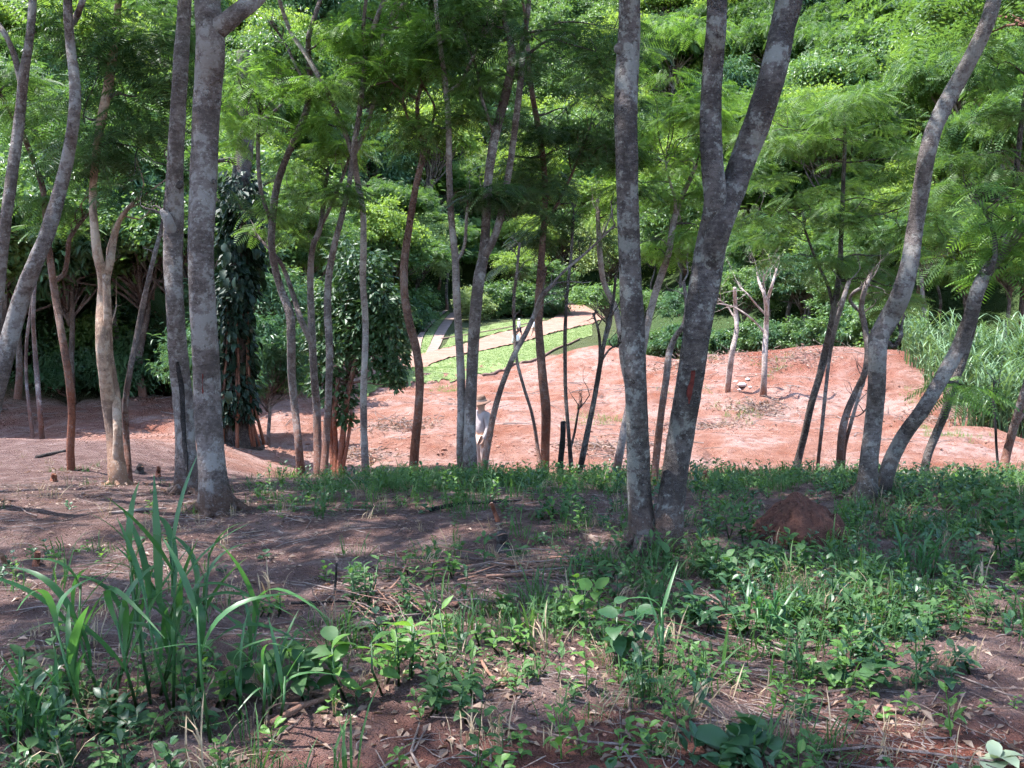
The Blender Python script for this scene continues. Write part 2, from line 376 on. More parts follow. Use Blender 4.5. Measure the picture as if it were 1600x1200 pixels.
M['road'] = simple('dirt_road', (0.20, 0.105, 0.075), (0.29, 0.18, 0.14), 0.9, bs=1.0, bd=0.1)
M['track'] = simple('wheel_track', (0.19, 0.13, 0.105), (0.27, 0.20, 0.175), 1.4)
M['lawn'] = simple('mown_lawn', (0.095, 0.135, 0.045), (0.17, 0.205, 0.085), 0.8)
M['kerb'] = simple('kerb_timber', (0.11, 0.07, 0.055), (0.22, 0.14, 0.11), 3)
M['mound'] = simple('mound_soil', (0.045, 0.018, 0.013), (0.14, 0.06, 0.043), 22, bs=1.0, bd=0.05)
M['rock'] = simple('pale_rock', (0.42, 0.35, 0.33), (0.62, 0.57, 0.55), 4)
M['clod'] = simple('red_clod', (0.16, 0.065, 0.045), (0.31, 0.17, 0.13), 6)
M['crumb'] = simple('soil_crumb', (0.09, 0.048, 0.042), (0.26, 0.17, 0.15), 1.3)
M['paint'] = simple('red_scar', (0.055, 0.011, 0.009), (0.12, 0.024, 0.018), 25)
M['skin'] = simple('skin', (0.36, 0.21, 0.15), (0.45, 0.28, 0.21), 6, 0.55, 0.05)
M['white_cloth'] = simple('white_cloth', (0.70, 0.70, 0.74), (0.80, 0.80, 0.83), 8, 0.9, 0.2)
M['dark_cloth'] = simple('dark_cloth', (0.035, 0.028, 0.04), (0.06, 0.05, 0.065), 8, 0.9, 0.2)
M['sand_cloth'] = simple('sand_cloth', (0.47, 0.33, 0.28), (0.58, 0.44, 0.38), 8, 0.9, 0.3)
M['gray_cloth'] = simple('gray_cloth', (0.30, 0.25, 0.25), (0.42, 0.35, 0.35), 8, 0.9, 0.3)
M['hat'] = simple('brown_felt', (0.15, 0.085, 0.062), (0.23, 0.14, 0.11), 14, 0.9, 0.2)
M['boot'] = simple('white_rubber', (0.68, 0.68, 0.72), (0.78, 0.78, 0.80), 9, 0.5, 0.1)
M['hair'] = simple('dark_hair', (0.02, 0.015, 0.012), (0.05, 0.035, 0.03), 30, 0.6, 0.3)

# ------------------------------------------------------------------ GROUND
def spaced(stops):
    out = []
    for a, b, s in stops: out += list(np.arange(a, b, s))
    return np.array(out)
gx = np.r_[-np.geomspace(430, 26, 70), spaced([(-25.5, -7, 0.3), (-7, 7, 0.075), (7, 25.5, 0.3)]), np.geomspace(25.5, 430, 70)]
gy = np.r_[np.linspace(-58, -2, 24), spaced([(-1, 2, 0.2), (2, 12, 0.07), (12, 22, 0.11), (22, 62, 0.22), (62, 104, 0.6)]), np.geomspace(104, 452, 70)]
GX, GY = np.meshgrid(gx, gy); GZ = H(GX, GY)
ny, nx = GX.shape
i, j = np.meshgrid(np.arange(ny - 1), np.arange(nx - 1), indexing='ij')
GF = np.stack([i * nx + j, i * nx + j + 1, (i + 1) * nx + j + 1, (i + 1) * nx + j], -1).reshape(-1, 4)
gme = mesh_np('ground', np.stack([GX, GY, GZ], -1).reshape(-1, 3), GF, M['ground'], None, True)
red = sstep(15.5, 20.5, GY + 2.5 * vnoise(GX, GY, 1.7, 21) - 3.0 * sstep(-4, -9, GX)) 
green = np.maximum(sstep(-4, 1, hill_dist(GX, GY) + 2 * vnoise(GX, GY, 3, 5)), sstep(60, 64, GY) * 0.9)
green = np.maximum(green, sstep(52, 62, GY + 5 * vnoise(GX, GY, 4, 33)) * sstep(7, 12, GX))
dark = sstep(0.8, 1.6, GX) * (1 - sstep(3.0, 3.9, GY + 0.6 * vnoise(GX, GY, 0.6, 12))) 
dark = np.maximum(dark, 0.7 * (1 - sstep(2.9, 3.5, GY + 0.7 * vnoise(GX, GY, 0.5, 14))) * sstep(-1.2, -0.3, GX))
dark = np.maximum(dark, .95 * np.exp(-((GX - 14.5) / 5) ** 2 - ((GY - 44) / 6) ** 2) * np.clip(.7 + 1.6 * vnoise(GX, GY, 2, 44), 0, 1.2))  # dappled tree shade on the right mound, put into the soil colour
dark = np.maximum(dark, .45 * sstep(-7, -11, GX) * sstep(22, 25, GY) * np.clip(.7 + 1.6 * vnoise(GX, GY, 2, 45), 0, 1.2))  # shade over the left ground, also painted as darker soil
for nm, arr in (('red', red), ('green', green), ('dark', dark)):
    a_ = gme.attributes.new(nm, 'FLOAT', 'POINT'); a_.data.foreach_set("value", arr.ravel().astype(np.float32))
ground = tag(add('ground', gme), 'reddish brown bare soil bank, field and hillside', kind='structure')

# strips (road, wheel tracks, lawn) draped on the ground; left/right edges given as photo points seen on the ground
def strip(name, label, A, B, mat, lift, na=90, nb=10, wob=0.25):
    A = np.array([gp(*p, 24) for p in A]); B = np.array([gp(*p, 24) for p in B])
    A = catmull(A, na); B = catmull(B, na)
    t = np.linspace(0, 1, nb)[None, :, None]
    P = A[:, None] * (1 - t) + B[:, None] * t
    P[:, 0, 1] += wob * (4 * vnoise(np.arange(na), 0 * np.arange(na), 7, 40) + 4 * vnoise(np.arange(na), 0 * np.arange(na), 1.6, 42)); P[:, -1, 1] += wob * (4 * vnoise(np.arange(na), 0 * np.arange(na), 7, 41) + 4 * vnoise(np.arange(na), 0 * np.arange(na), 1.6, 43))
    P[..., 2] = H(P[..., 0], P[..., 1]) + lift
    i, j = np.meshgrid(np.arange(na - 1), np.arange(nb - 1), indexing='ij')
    Fc = np.stack([i * nb + j, i * nb + j + 1, (i + 1) * nb + j + 1, (i + 1) * nb + j], -1).reshape(-1, 4)
    o = add(name, mesh_np(name, P.reshape(-1, 3), Fc, mat, None, True)); tag(o, label, kind='structure')
    return P
lawnP = strip('lawn', 'strip of mown lawn along the near side of the dirt road', [(560, 622), (640, 604), (700, 596), (770, 584), (830, 563), (880, 541), (925, 524)],
      [(560, 596), (640, 580), (700, 562), (770, 547), (830, 532), (880, 518), (925, 508)], M['lawn'], 0.06, 220)
roadP = strip('road', 'sunlit pinkish dirt road crossing behind the lawn', [(540, 601), (640, 579), (700, 561), (770, 546), (830, 531), (880, 517), (925, 507), (945, 497)],
      [(560, 580), (650, 558), (700, 545), (760, 528), (820, 513), (862, 499), (878, 482), (898, 464)], M['road'], 0.11, 220)
lawn2P = strip('lawn', 'shaded lawn beyond the dirt road below the pale bush', [(690, 546), (730, 535), (780, 521), (850, 503)],
      [(705, 524), (735, 515), (780, 507), (850, 497)], M['lawn'], 0.08, 60, 8)
strip('path', 'right wheel track of the two-track drive', [(664, 556), (676, 530), (690, 506), (704, 490)], [(682, 551), (694, 526), (707, 504), (714, 489)], M['track'], 0.10, 40, 5, 0.1)
strip('path', 'left wheel track of the two-track drive', [(640, 562), (652, 528), (672, 502), (694, 486)], [(655, 558), (662, 526), (682, 501), (700, 486)], M['track'], 0.10, 40, 5, 0.1)
lawn3P = strip('lawn', 'grass median between the two wheel tracks', [(656, 557), (663, 527), (683, 502), (700, 488)], [(664, 556), (675, 530), (689, 506), (703, 490)], M['lawn'], 0.085, 40, 5, 0.1)

# ------------------------------------------------------------------ leaf templates
def frond(pairs=9, plen=0.36, pw=0.075, droop=0.25):
    V = []; Fc = []
    for k in range(pairs):
        t = (k + 0.7) / pairs; x = t; z = -droop * t * t
        L = plen * (math.sin(math.pi * (0.18 + 0.72 * t)) ** 0.8)
        for s in (-1, 1):
            b = len(V); dx = 0.35 * L
            V += [(x, 0, z), (x + dx * 0.5 - pw * 0.5, s * L * 0.5, z - 0.03), (x + dx, s * L, z - 0.10 * L - 0.05), (x + dx * 0.5 + pw * 0.5, s * L * 0.5, z - 0.03)]
            Fc.append((b, b + 1, b + 2, b + 3) if s > 0 else (b, b + 3, b + 2, b + 1))
    return np.array(V), np.array(Fc)
FROND = frond(12, 0.34, 0.05); FROND_LOW = frond(6, 0.38, 0.13)
RHOMB = (np.array([(0, 0, 0), (0.5, -0.27, 0.05), (1, 0, -0.08), (0.5, 0.27, 0.05)], float), np.array([(0, 1, 2, 3)]))
NARROW = (np.array([(0, 0, 0), (0.4, -0.13, 0.02), (1, 0, -0.2), (0.4, 0.13, 0.02)], float), np.array([(0, 1, 2, 3)]))

def frond_cluster(g, c, r, n, size, flat=0.45, tmpl=FROND, droop=(-0.7, 0.15), rng=RNG):
    """feathery spray: fronds radiating in a flattened ball of radius r about c"""
    d = rng.normal(size=(n, 3)); d /= np.linalg.norm(d, axis=1)[:, None]
    P = d * (rng.random(n) ** 0.45)[:, None] * np.array([r, r, r * flat]) + np.asarray(c)
    az = np.arctan2(d[:, 1], d[:, 0]) + rng.normal(0, 0.5, n); pit = rng.uniform(*droop, n)
    g.put(*scatter(tmpl[0], tmpl[1], P, frames(az, pit, rng.normal(0, 0.35, n)), size * rng.uniform(0.7, 1.25, n), rng.random() * .35 + rng.random(n) * 0.65))
def limb(g, a, b, r0, r1, sag=0.0, n=8, ns=6, wob=0.12, rng=RNG):
    a = np.asarray(a, float); b = np.asarray(b, float); L = np.linalg.norm(b - a)
    pts = [a, a + (b - a) * 0.35 + rng.normal(0, wob * L * 0.5, 3) + [0, 0, sag * L], a + (b - a) * 0.7 + rng.normal(0, wob * L * 0.5, 3) + [0, 0, sag * L], b]
    C = catmull(pts, n); g.put(*tube(C, np.linspace(r0, r1, n), ns, 0.08, int(rng.integers(99))))
    return C

# shared feathery canopies (above the frame; they shade the near ground)
def make_canopy(k, R=3.2, Hh=2.2, ncl=15, nfr=20, mat='feather', low=True):
    rng = np.random.default_rng(100 + k)
    gl, gb = Geo(), Geo()
    for q in range(ncl):
        a = rng.uniform(0, 2 * math.pi); rr = R * math.sqrt(rng.uniform(0.04, 1)); z = Hh * (0.35 + 0.65 * rng.random()) * (1 - 0.5 * (rr / R) ** 2)
        c = np.array([rr * math.cos(a), rr * math.sin(a), z])
        frond_cluster(gl, c, rng.uniform(0.4, 0.8), nfr, 0.55, 0.4, FROND_LOW if low else FROND, rng=rng)
        if q % 2 == 0:
            limb(gb, (0, 0, 0), c, 0.045, 0.01, 0.05, 8, 5, rng=rng)
    return gl.mesh('crown_leaves', M[mat]), gb.mesh('crown_limbs', M['bark_dust'], True)
CANOPY = [make_canopy(0), make_canopy(1), make_canopy(2, 2.6, 2.6, 13, 20)]

# ------------------------------------------------------------------ NEAR TREES traced trunk by trunk, each at its own distance
def trunk_path(path, d, ground=True, lean=0.0, seed=0):
    """photo points (x, y, width_px) -> world centres + radii at distance d (with a little depth wander)"""
    P = []
    n = len(path)
    for q, (x, y, w) in enumerate(path):
        dd = d * (1 + lean * (path[0][1] - y) / 800.0 + 0.012 * math.sin(q * 1.7 + seed))
        c = at(x, y, dd); P.append((*c, w * dd / F / 2))
    P = np.array(P)
    if ground:
        gz = float(H(P[0, 0], P[0, 1]))
        if P[0, 2] > gz - 0.02:
            P = np.vstack([[P[0, 0] - (P[1, 0] - P[0, 0]) * 0.1, P[0, 1], gz - 0.12, P[0, 3] * 1.05], P])
        else:
            P[0, 2] = gz - 0.12
    return P
TREES = {}
def tree(key, label, d, path, branches=(), bark='bark_gray', ext=3.0, canopy=None, clusters=(), leaf='feather', ns=14, lump=0.06,
         flare=0.25, lean=0.0, group=None, fsize=0.42, ext_dir=None, name='slender_tree', cat='tree', nfr=38, twigs=True, wid=1.0):
    seed = len(TREES) + 3; rng = np.random.default_rng(seed * 11)
    path = [(x, y, w * wid) for x, y, w in path]
    P = trunk_path(path, d, True, lean, seed)
    base = np.array([P[0, 0], P[0, 1], float(H(P[0, 0], P[0, 1]))])
    t = thing(name, label, cat, base, group)
    tops = []
    def extend(P, ext, rr=None):
        if ext <= 0: return P
        v = P[-1, :3] - P[-2, :3]; v /= np.linalg.norm(v); r = P[-1, 3]
        Q = [P]; c = P[-1].copy(); k = 3
        for s in range(1, k + 1):
            v = v * 0.75 + np.array([rng.normal(0, .12), rng.normal(0, .12), 0.35]); v /= np.linalg.norm(v)
            c = np.array([*(c[:3] + v * ext / k), r * (1 - 0.5 * s / k)]); Q.append(c[None])
        return np.vstack(Q)
    P = extend(P, ext); tops.append(P[-1])
    L = np.linalg.norm(np.diff(P[:, :3], axis=0), axis=1).sum()
    n = int(min(110, max(24, L / 0.07))) if ns < 16 else int(min(260, L / 0.035)); ns = ns if ns < 16 else ns + 12
    C = catmull(P, n); g = Geo(); g.put(*tube(C[:, :3], np.maximum(C[:, 3], 0.004), ns, lump, seed, True, flare))
    add('trunk', g.mesh('trunk', M[bark], True, base), t)
    allpts = [C]
    for bspec in branches:
        bp = [(x, y, w * wid) for x, y, w in bspec['p']]; bd = bspec.get('d', d)
        B = trunk_path(bp, bd, False, bspec.get('lean', lean), seed + 5)
        if 'join' not in bspec or bspec['join']:
            k = np.argmin(np.linalg.norm(C[:, :3] - B[0, :3], axis=1)); B[0, :3] = C[k, :3]
            dz = C[k, 1] - d * (1 + 0)  # follow the trunk's own depth wander
            B[1:, 1] += dz
        B = extend(B, bspec.get('ext', 0)); tops.append(B[-1]) if bspec.get('ext', 0) > 0 else None
        m_ = int(max(12, np.linalg.norm(np.diff(B[:, :3], axis=0), axis=1).sum() / 0.08))
        D = catmull(B, min(m_, 80) if ns < 16 else min(m_ * 2, 220)); gb = Geo(); gb.put(*tube(D[:, :3], np.maximum(D[:, 3], 0.003), max(7, ns - 3), lump, seed + 9, True, .5 if bspec.get('join') is False and bp[0][1] > 700 else 0.0))
        add('branch', gb.mesh('branch', M[bspec.get('bark', bark)], True, base), t); allpts.append(D)
    A = np.vstack(allpts)
    for ci, D in enumerate(allpts):                  # fine twigs where a stem ends in view
        if (ext if ci == 0 else branches[ci - 1].get('ext', 0)) > 0 or D[-1, 3] > .07: continue
        gt = Geo(); tip = D[-1, :3]; v = D[-1, :3] - D[-4, :3]; v /= np.linalg.norm(v); k0 = 0.022 * d
        for q in range(5):
            st_ = D[-1 - (q * len(D)) // 14, :3]; e = st_ + (v * rng.uniform(.5, 1.2) + rng.normal(0, .55, 3)) * k0 * rng.uniform(.7, 1.7) + [0, 0, .4 * k0]
            Cq = limb(gt, st_, e, max(.003, min(D[-1, 3] * .8, .014)), .0015, .05, 7, 5, .2, rng)
            for w_ in range(2): limb(gt, Cq[3 + w_], Cq[3 + w_] + (v * .5 + rng.normal(0, .6, 3)) * k0 * .7, .003, .001, 0, 5, 4, .2, rng)
        add('twigs', gt.mesh('twigs', M[bark], True, base), t)
    if clusters:                                     # foliage sprays seen in the photo, each tied back to the tree by a limb
        gl = Geo()
        for (x, y, rpx, *rest) in clusters:
            gw = Geo()
            dd = rest[0] if rest else d
            c = at(x, y, dd); r = rpx * dd / F
            nn = max(4, int(round(2.6 * (r / 0.55) ** 2)))
            k = np.argmin(np.linalg.norm(A[:, :3] - c, axis=1) + 0.6 * np.maximum(0, A[:, 2] - c[2]))
            if twigs: limb(gw, A[k, :3], c, max(0.012, min(A[k, 3] * 0.55, 0.035)), 0.006, 0.04, 9, 5, rng=rng)
            for q in range(nn):
                off = rng.normal(size=3) * np.array([r, r, r * 0.9]) * 0.75
                cc = c + off
                frond_cluster(gl, cc, min(r, 0.42) * rng.uniform(0.6, 1.2), int(nfr * .55), fsize, 0.4, rng=rng)
                if twigs and q % 2 == 0: limb(gw, c, cc, 0.01, 0.004, 0.0, 5, 4, rng=rng)
            if gw.n: add('limb', gw.mesh('limb', M['bark_dark'], True, base), t)
        add('crown', gl.mesh('crown', M[leaf], False, base), t)
    if canopy is not None:
        for q, tp in enumerate(tops):
            cm = CANOPY[(seed + q) % 3]; s = canopy * rng.uniform(0.85, 1.15) * (1 if q == 0 else 0.8)
            rz = rng.uniform(0, 6.28)
            add('crown', cm[0], t, tp[:3] - base - np.array([0, 0, 0.15]), (0, 0, rz), s)
            add('limbs', cm[1], t, tp[:3] - base - np.array([0, 0, 0.15]), (0, 0, rz), s)
    TREES[key] = (t, base, allpts, d)
    return t

t1 = tree('t1', 'thick straight gray trunk with a red scar, beside a slightly thinner trunk at left', 8.4,
     [(341, 806, 52), (333, 760, 41), (328, 690, 41), (323, 600, 41), (318, 500, 39), (314, 390, 38), (319, 260, 40), (325, 140, 41), (329, 70, 43), (326, 30, 40), (322, -30, 36)],
     [dict(p=[(333, 62, 34), (350, 45, 29), (372, 27, 26), (408, -4, 24)], ext=3.2)], 'bark_gray', 4.5, 1.15, ns=22, flare=0.9)
tree('t2', 'gray trunk with a cut stub and long hollow, left of the thick scarred trunk', 10.2,
     [(292, 764, 38), (291, 720, 33), (287, 640, 31), (279, 560, 29), (273, 470, 27), (270, 400, 28), (271, 340, 29), (275, 240, 24), (281, 120, 23), (286, 50, 20), (291, -20, 19)],
     [dict(p=[(266, 365, 18), (259, 345, 16), (252, 330, 14)])], 'bark_gray', 3.8, 1.1, ns=18, lump=0.09, flare=0.6)
tree('t3', 'tan peeled twin-stemmed trunk with a cut fork, left of the hollow trunk', 12.3,
     [(183, 737, 27), (178, 690, 23), (172, 640, 22), (164, 580, 21), (160, 520, 21), (161, 470, 19), (162, 440, 17), (153, 400, 14), (147, 350, 12), (145, 310, 11), (150, 240, 12), (160, 180, 14), (175, 100, 13), (182, 40, 11), (186, -20, 10)],
     [dict(p=[(161, 450, 15), (167, 410, 13), (170, 388, 13), (180, 350, 8), (192, 330, 7), (208, 312, 5)]),
      dict(p=[(186, 735, 18), (184, 680, 14), (181, 620, 13), (172, 560, 12), (168, 490, 12), (166, 430, 12)], join=False)],
     'bark_peel', 1.5, 0.8, lump=0.1, flare=0.3,
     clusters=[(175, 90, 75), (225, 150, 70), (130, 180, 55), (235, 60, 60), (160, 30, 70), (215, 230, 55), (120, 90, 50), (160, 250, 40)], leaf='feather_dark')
tree('t3b', 'thin curved sapling leaning right beside the tan peeled trunk', 12.6,
     [(201, 738, 11), (197, 680, 10), (196, 630, 9), (203, 580, 9), (213, 530, 9), (221, 490, 9), (229, 450, 8), (241, 400, 7), (250, 365, 6), (262, 310, 5), (268, 260, 4)], [], 'bark_dust', 0, None, ns=9)
tree('t4', 'reddish leaning trunk forking at the left of the tan peeled trunk', 14.2,
     [(110, 706, 12), (112, 640, 11), (106, 580, 11), (96, 520, 11), (86, 460, 11), (79, 410, 10), (73, 365, 9), (68, 300, 9), (52, 250, 8), (33, 205, 8), (8, 160, 8), (-20, 120, 7)],
     [dict(p=[(84, 446, 9), (92, 430, 8), (99, 400, 7), (101, 375, 7), (113, 355, 6), (130, 334, 5)])], 'bark_red', 2.0, 0.9, ns=12, clusters=[(40,200,36),(90,265,32),(20,130,36),(70,330,30)])
tree('t5', 'gray trunk leaning in from the left edge and curving up to a small fork', 8.6,
     [(-42, 760, 34), (-20, 660, 30), (2, 580, 28), (17, 520, 26), (35, 460, 25), (55, 410, 23), (72, 370, 22), (93, 300, 20), (107, 240, 18), (116, 180, 17), (117, 130, 16), (110, 70, 14), (107, 35, 13), (104, -20, 12)],
     [dict(p=[(110, 40, 11), (119, 25, 10), (126, 8, 9), (136, -20, 8)], ext=2)], 'bark_gray', 3, 1.0, ns=16)
tree('t6', 'gray forked trunk running up along the very left edge', 9.6,
     [(-55, 780, 26), (-40, 680, 22), (-22, 580, 20), (-5, 480, 18), (3, 400, 17), (12, 320, 17), (22, 250, 17), (32, 170, 15), (38, 110, 14), (46, 60, 12), (52, -15, 11)],
     [dict(p=[(35, 125, 10), (22, 90, 9), (10, 60, 8), (-8, 30, 8)], ext=2)], 'bark_gray', 3, 1.0, ns=14)
tree('t7', 'reddish gray trunk with a kink at its middle and a slim left fork', 16.6,
     [(470, 742, 14), (466, 690, 12), (461, 640, 12), (456, 590, 13), (455, 530, 14), (453, 492, 14), (440, 455, 12), (430, 420, 11), (424, 380, 11), (427, 330, 11), (433, 290, 11), (449, 243, 10), (468, 200, 10), (480, 168, 10), (484, 120, 9), (482, 60, 8), (494, 20, 7), (506, -20, 6)],
     [dict(p=[(481, 160, 6), (474, 130, 5), (457, 95, 5), (440, 60, 4), (418, 30, 3)]), dict(p=[(425, 365, 6), (410, 300, 6), (405, 220, 6), (408, 180, 5)])],
     'bark_dust', 2.2, 0.85, ns=12, clusters=[(405, 150, 55), (440, 110, 50), (375, 190, 45), (370, 110, 50)], leaf='feather_bright')
tree('t8', 'slim trunk with a V branch, middle of the close trio left of the leafy tree', 17.2,
     [(497, 738, 14), (496, 690, 13), (495, 640, 13), (491, 590, 12), (488, 535, 12), (486, 480, 11), (485, 430, 10), (489, 385, 9), (500, 357, 8), (507, 300, 7), (512, 270, 5)],
     [dict(p=[(489, 540, 9), (474, 500, 9), (463, 465, 8), (449, 425, 7), (438, 405, 6), (420, 385, 4), (400, 360, 3)]), dict(p=[(499, 358, 6), (520, 320, 5), (536, 280, 5), (548, 245, 4)])],
     'bark_dust', 0, None, ns=12, clusters=[(500,260,28),(540,225,26),(460,300,24),(420,340,26)])
tree('t9', 'straight slim gray trunk, rightmost of the close trio before the dark leafy tree', 16.0,
     [(506, 742, 13), (510, 680, 12), (513, 620, 11), (515, 550, 12), (512, 490, 12), (513, 440, 11), (522, 385, 10), (533, 343, 9), (545, 290, 8), (550, 255, 8), (556, 215, 8), (566, 140, 8), (571, 90, 7), (568, 40, 6), (574, -15, 5)],
     [], 'bark_dust', 1.8, 0.8, ns=12, clusters=[(540,120,32),(590,165,28),(520,300,22)])
tree('t10', 'slender gray trunk splitting into a wide three-way fork high above the leafy tree', 16.4,
     [(571, 738, 13), (569, 680, 11), (568, 620, 11), (570, 560, 10), (571, 500, 10), (567, 440, 10), (568, 380, 10), (567, 330, 9), (560, 290, 9), (555, 262, 9), (553, 235, 9), (561, 180, 8), (570, 110, 8), (575, 70, 8), (590, 25, 7), (605, -15, 7)],
     [dict(p=[(556, 240, 8), (570, 215, 7), (583, 175, 6), (596, 120, 5), (600, 60, 5), (612, 35, 4), (632, 10, 4)]),
      dict(p=[(553, 245, 9), (544, 215, 8), (528, 175, 8), (505, 130, 8), (480, 88, 7), (455, 48, 6), (436, -10, 6)], ext=2)],
     'bark_pale', 2.0, 0.85, ns=12, clusters=[(520,60,38),(600,90,32),(480,140,26),(640,45,32),(560,30,36),(505,195,22)], leaf='feather_bright')
tree('t11', 'reddish S-curved trunk with a small twiggy crown, left of the lawn', 16.0,
     [(646, 738, 15), (649, 690, 14), (654, 640, 13), (656, 590, 13), (650, 545, 13), (640, 505, 13), (632, 460, 12), (632, 410, 12), (640, 350, 11), (650, 290, 10), (660, 245, 9), (660, 222, 8), (654, 190, 7), (652, 165, 6), (658, 135, 5), (670, 108, 4)],
     [dict(p=[(660, 225, 6), (650, 205, 4), (637, 185, 4), (630, 160, 3)]), dict(p=[(653, 165, 5), (640, 150, 4), (625, 140, 3), (612, 130, 3)]), dict(p=[(661, 222, 5), (674, 195, 4), (678, 165, 4), (665, 140, 3), (640, 115, 3)])],
     'bark_red', 0, None, ns=12, clusters=[(625, 105, 45), (655, 85, 45), (600, 140, 35), (690, 110, 35)], leaf='feather_bright', fsize=0.45)
tree('t12', 'thin gray trunk pressed against the left of a thicker twin trunk', 15.6,
     [(722, 742, 15), (720, 690, 14), (721, 640, 13), (720, 580, 13), (716, 510, 12), (713, 450, 12), (711, 400, 11), (705, 340, 10), (702, 280, 10), (701, 200, 9), (698, 150, 9), (691, 95, 8), (685, 50, 7), (681, -10, 6)],
     [dict(p=[(702, 150, 6), (716, 130, 6), (737, 90, 5), (750, 60, 4), (770, 30, 4)]), dict(p=[(713, 415, 6), (724, 390, 5), (729, 345, 5), (731, 310, 4)])],
     'bark_pale', 2.2, 0.8, ns=12, clusters=[(700,60,32),(740,115,32),(672,200,24),(732,180,28)])
tree('t13', 'forked gray brown trunk in front of the lawn, beside the person in a hat', 15.4,
     [(734, 742, 24), (734, 690, 20), (735, 630, 19), (738, 570, 18), (742, 500, 18), (748, 440, 18), (756, 395, 16), (760, 330, 13), (763, 280, 13), (771, 225, 14), (783, 175, 14), (796, 120, 13), (800, 90, 12), (796, 60, 9), (788, 30, 8), (790, -20, 7)],
     [dict(p=[(756, 405, 14), (770, 375, 12), (783, 335, 12), (791, 290, 11), (800, 235, 10), (808, 170, 10), (815, 105, 10), (817, 60, 9), (825, 15, 8)], ext=2),
      dict(p=[(775, 220, 6), (765, 190, 5), (752, 150, 5), (745, 110, 4), (733, 70, 3)])],
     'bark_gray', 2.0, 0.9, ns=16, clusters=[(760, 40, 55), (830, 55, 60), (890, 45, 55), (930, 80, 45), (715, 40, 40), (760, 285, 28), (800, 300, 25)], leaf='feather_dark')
tree('t14', 'thin dark trunk leaning right and forking, in front of the person in a hat', 14.6,
     [(755, 742, 13), (763, 690, 11), (773, 640, 10), (787, 595, 9), (803, 555, 9), (822, 520, 8), (836, 490, 8), (845, 465, 8), (858, 450, 7), (868, 442, 6)],
     [dict(p=[(845, 467, 6), (853, 455, 5), (880, 425, 4), (915, 395, 4), (960, 352, 3)])], 'bark_dust', 0, None, ns=10)
tree('t15', 'very thin bowed sapling crossing behind the leaning dark trunk', 16.8,
     [(845, 742, 7), (840, 700, 6), (832, 650, 5), (820, 610, 5), (808, 565, 5), (804, 520, 5), (803, 470, 5), (808, 420, 4), (812, 380, 4)], [], 'bark_dust', 0, None, ns=8)
tree('t16', 'dark brown straight trunk under drooping feathery foliage, right of the lawn walkers', 17.4,
     [(851, 744, 15), (852, 690, 14), (853, 640, 15), (848, 590, 14), (843, 530, 13), (841, 480, 12), (845, 420, 11), (849, 360, 9), (852, 300, 9), (845, 220, 9), (832, 150, 8), (826, 90, 7), (822, 40, 6)],
     [dict(p=[(845, 525, 6), (846, 490, 6), (848, 450, 6), (853, 420, 5)]), dict(p=[(849, 360, 5), (870, 320, 5), (890, 280, 4), (910, 230, 4)])],
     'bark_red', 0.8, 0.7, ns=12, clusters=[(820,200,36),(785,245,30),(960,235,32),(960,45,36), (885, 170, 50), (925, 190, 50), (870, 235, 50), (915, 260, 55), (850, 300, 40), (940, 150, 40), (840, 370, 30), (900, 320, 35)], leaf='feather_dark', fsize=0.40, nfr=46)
tree('t17', 'thin dark double-stemmed sapling beside the charred stump', 17.0,
     [(893, 742, 8), (891, 710, 7), (888, 670, 6), (884, 620, 6), (883, 570, 6), (883, 520, 6), (886, 460, 5), (892, 400, 5), (896, 340, 4)],
     [dict(p=[(893, 708, 4), (897, 680, 4), (904, 640, 3)])], 'bark_dark', 0, None, ns=9)
tree('t18', 'slim trunk with twiggy forks leaning right of the charred stump', 16.8,
     [(905, 742, 10), (912, 705, 10), (920, 665, 9), (929, 620, 8), (936, 580, 8), (942, 545, 7), (950, 505, 6), (958, 470, 5), (962, 430, 4)],
     [dict(p=[(938, 570, 5), (938, 540, 5), (934, 510, 4), (927, 490, 3)]), dict(p=[(940, 556, 4), (952, 546, 3), (966, 540, 3)])], 'bark_dark', 0, None, ns=9)
tree('t19', 'leaning trunk with bare pale upper limbs, half hidden behind the big forked tree', 18.2,
     [(962, 742, 15), (970, 700, 13), (980, 650, 13), (992, 600, 13), (1003, 555, 12), (1011, 510, 11), (1022, 465, 11), (1035, 425, 11), (1045, 395, 10), (1052, 350, 10), (1062, 315, 8), (1076, 285, 7), (1088, 258, 5)],
     [dict(p=[(985, 625, 11), (976, 570, 11), (971, 520, 11), (962, 480, 10), (946, 445, 9), (939, 400, 9), (936, 350, 7), (935, 310, 5)]),
      dict(p=[(1052, 345, 6), (1055, 310, 5), (1046, 280, 4), (1040, 250, 3)])],
     'bark_pale', 0, None, ns=12, clusters=[(1000,285,32),(955,335,34),(1105,305,28),(1085,350,28),(1025,390,28), (1045, 180, 45), (1070, 215, 45), (1030, 240, 40), (1090, 170, 40), (1020, 140, 40), (1050, 90, 45)], leaf='feather_bright', fsize=0.40, nfr=46)
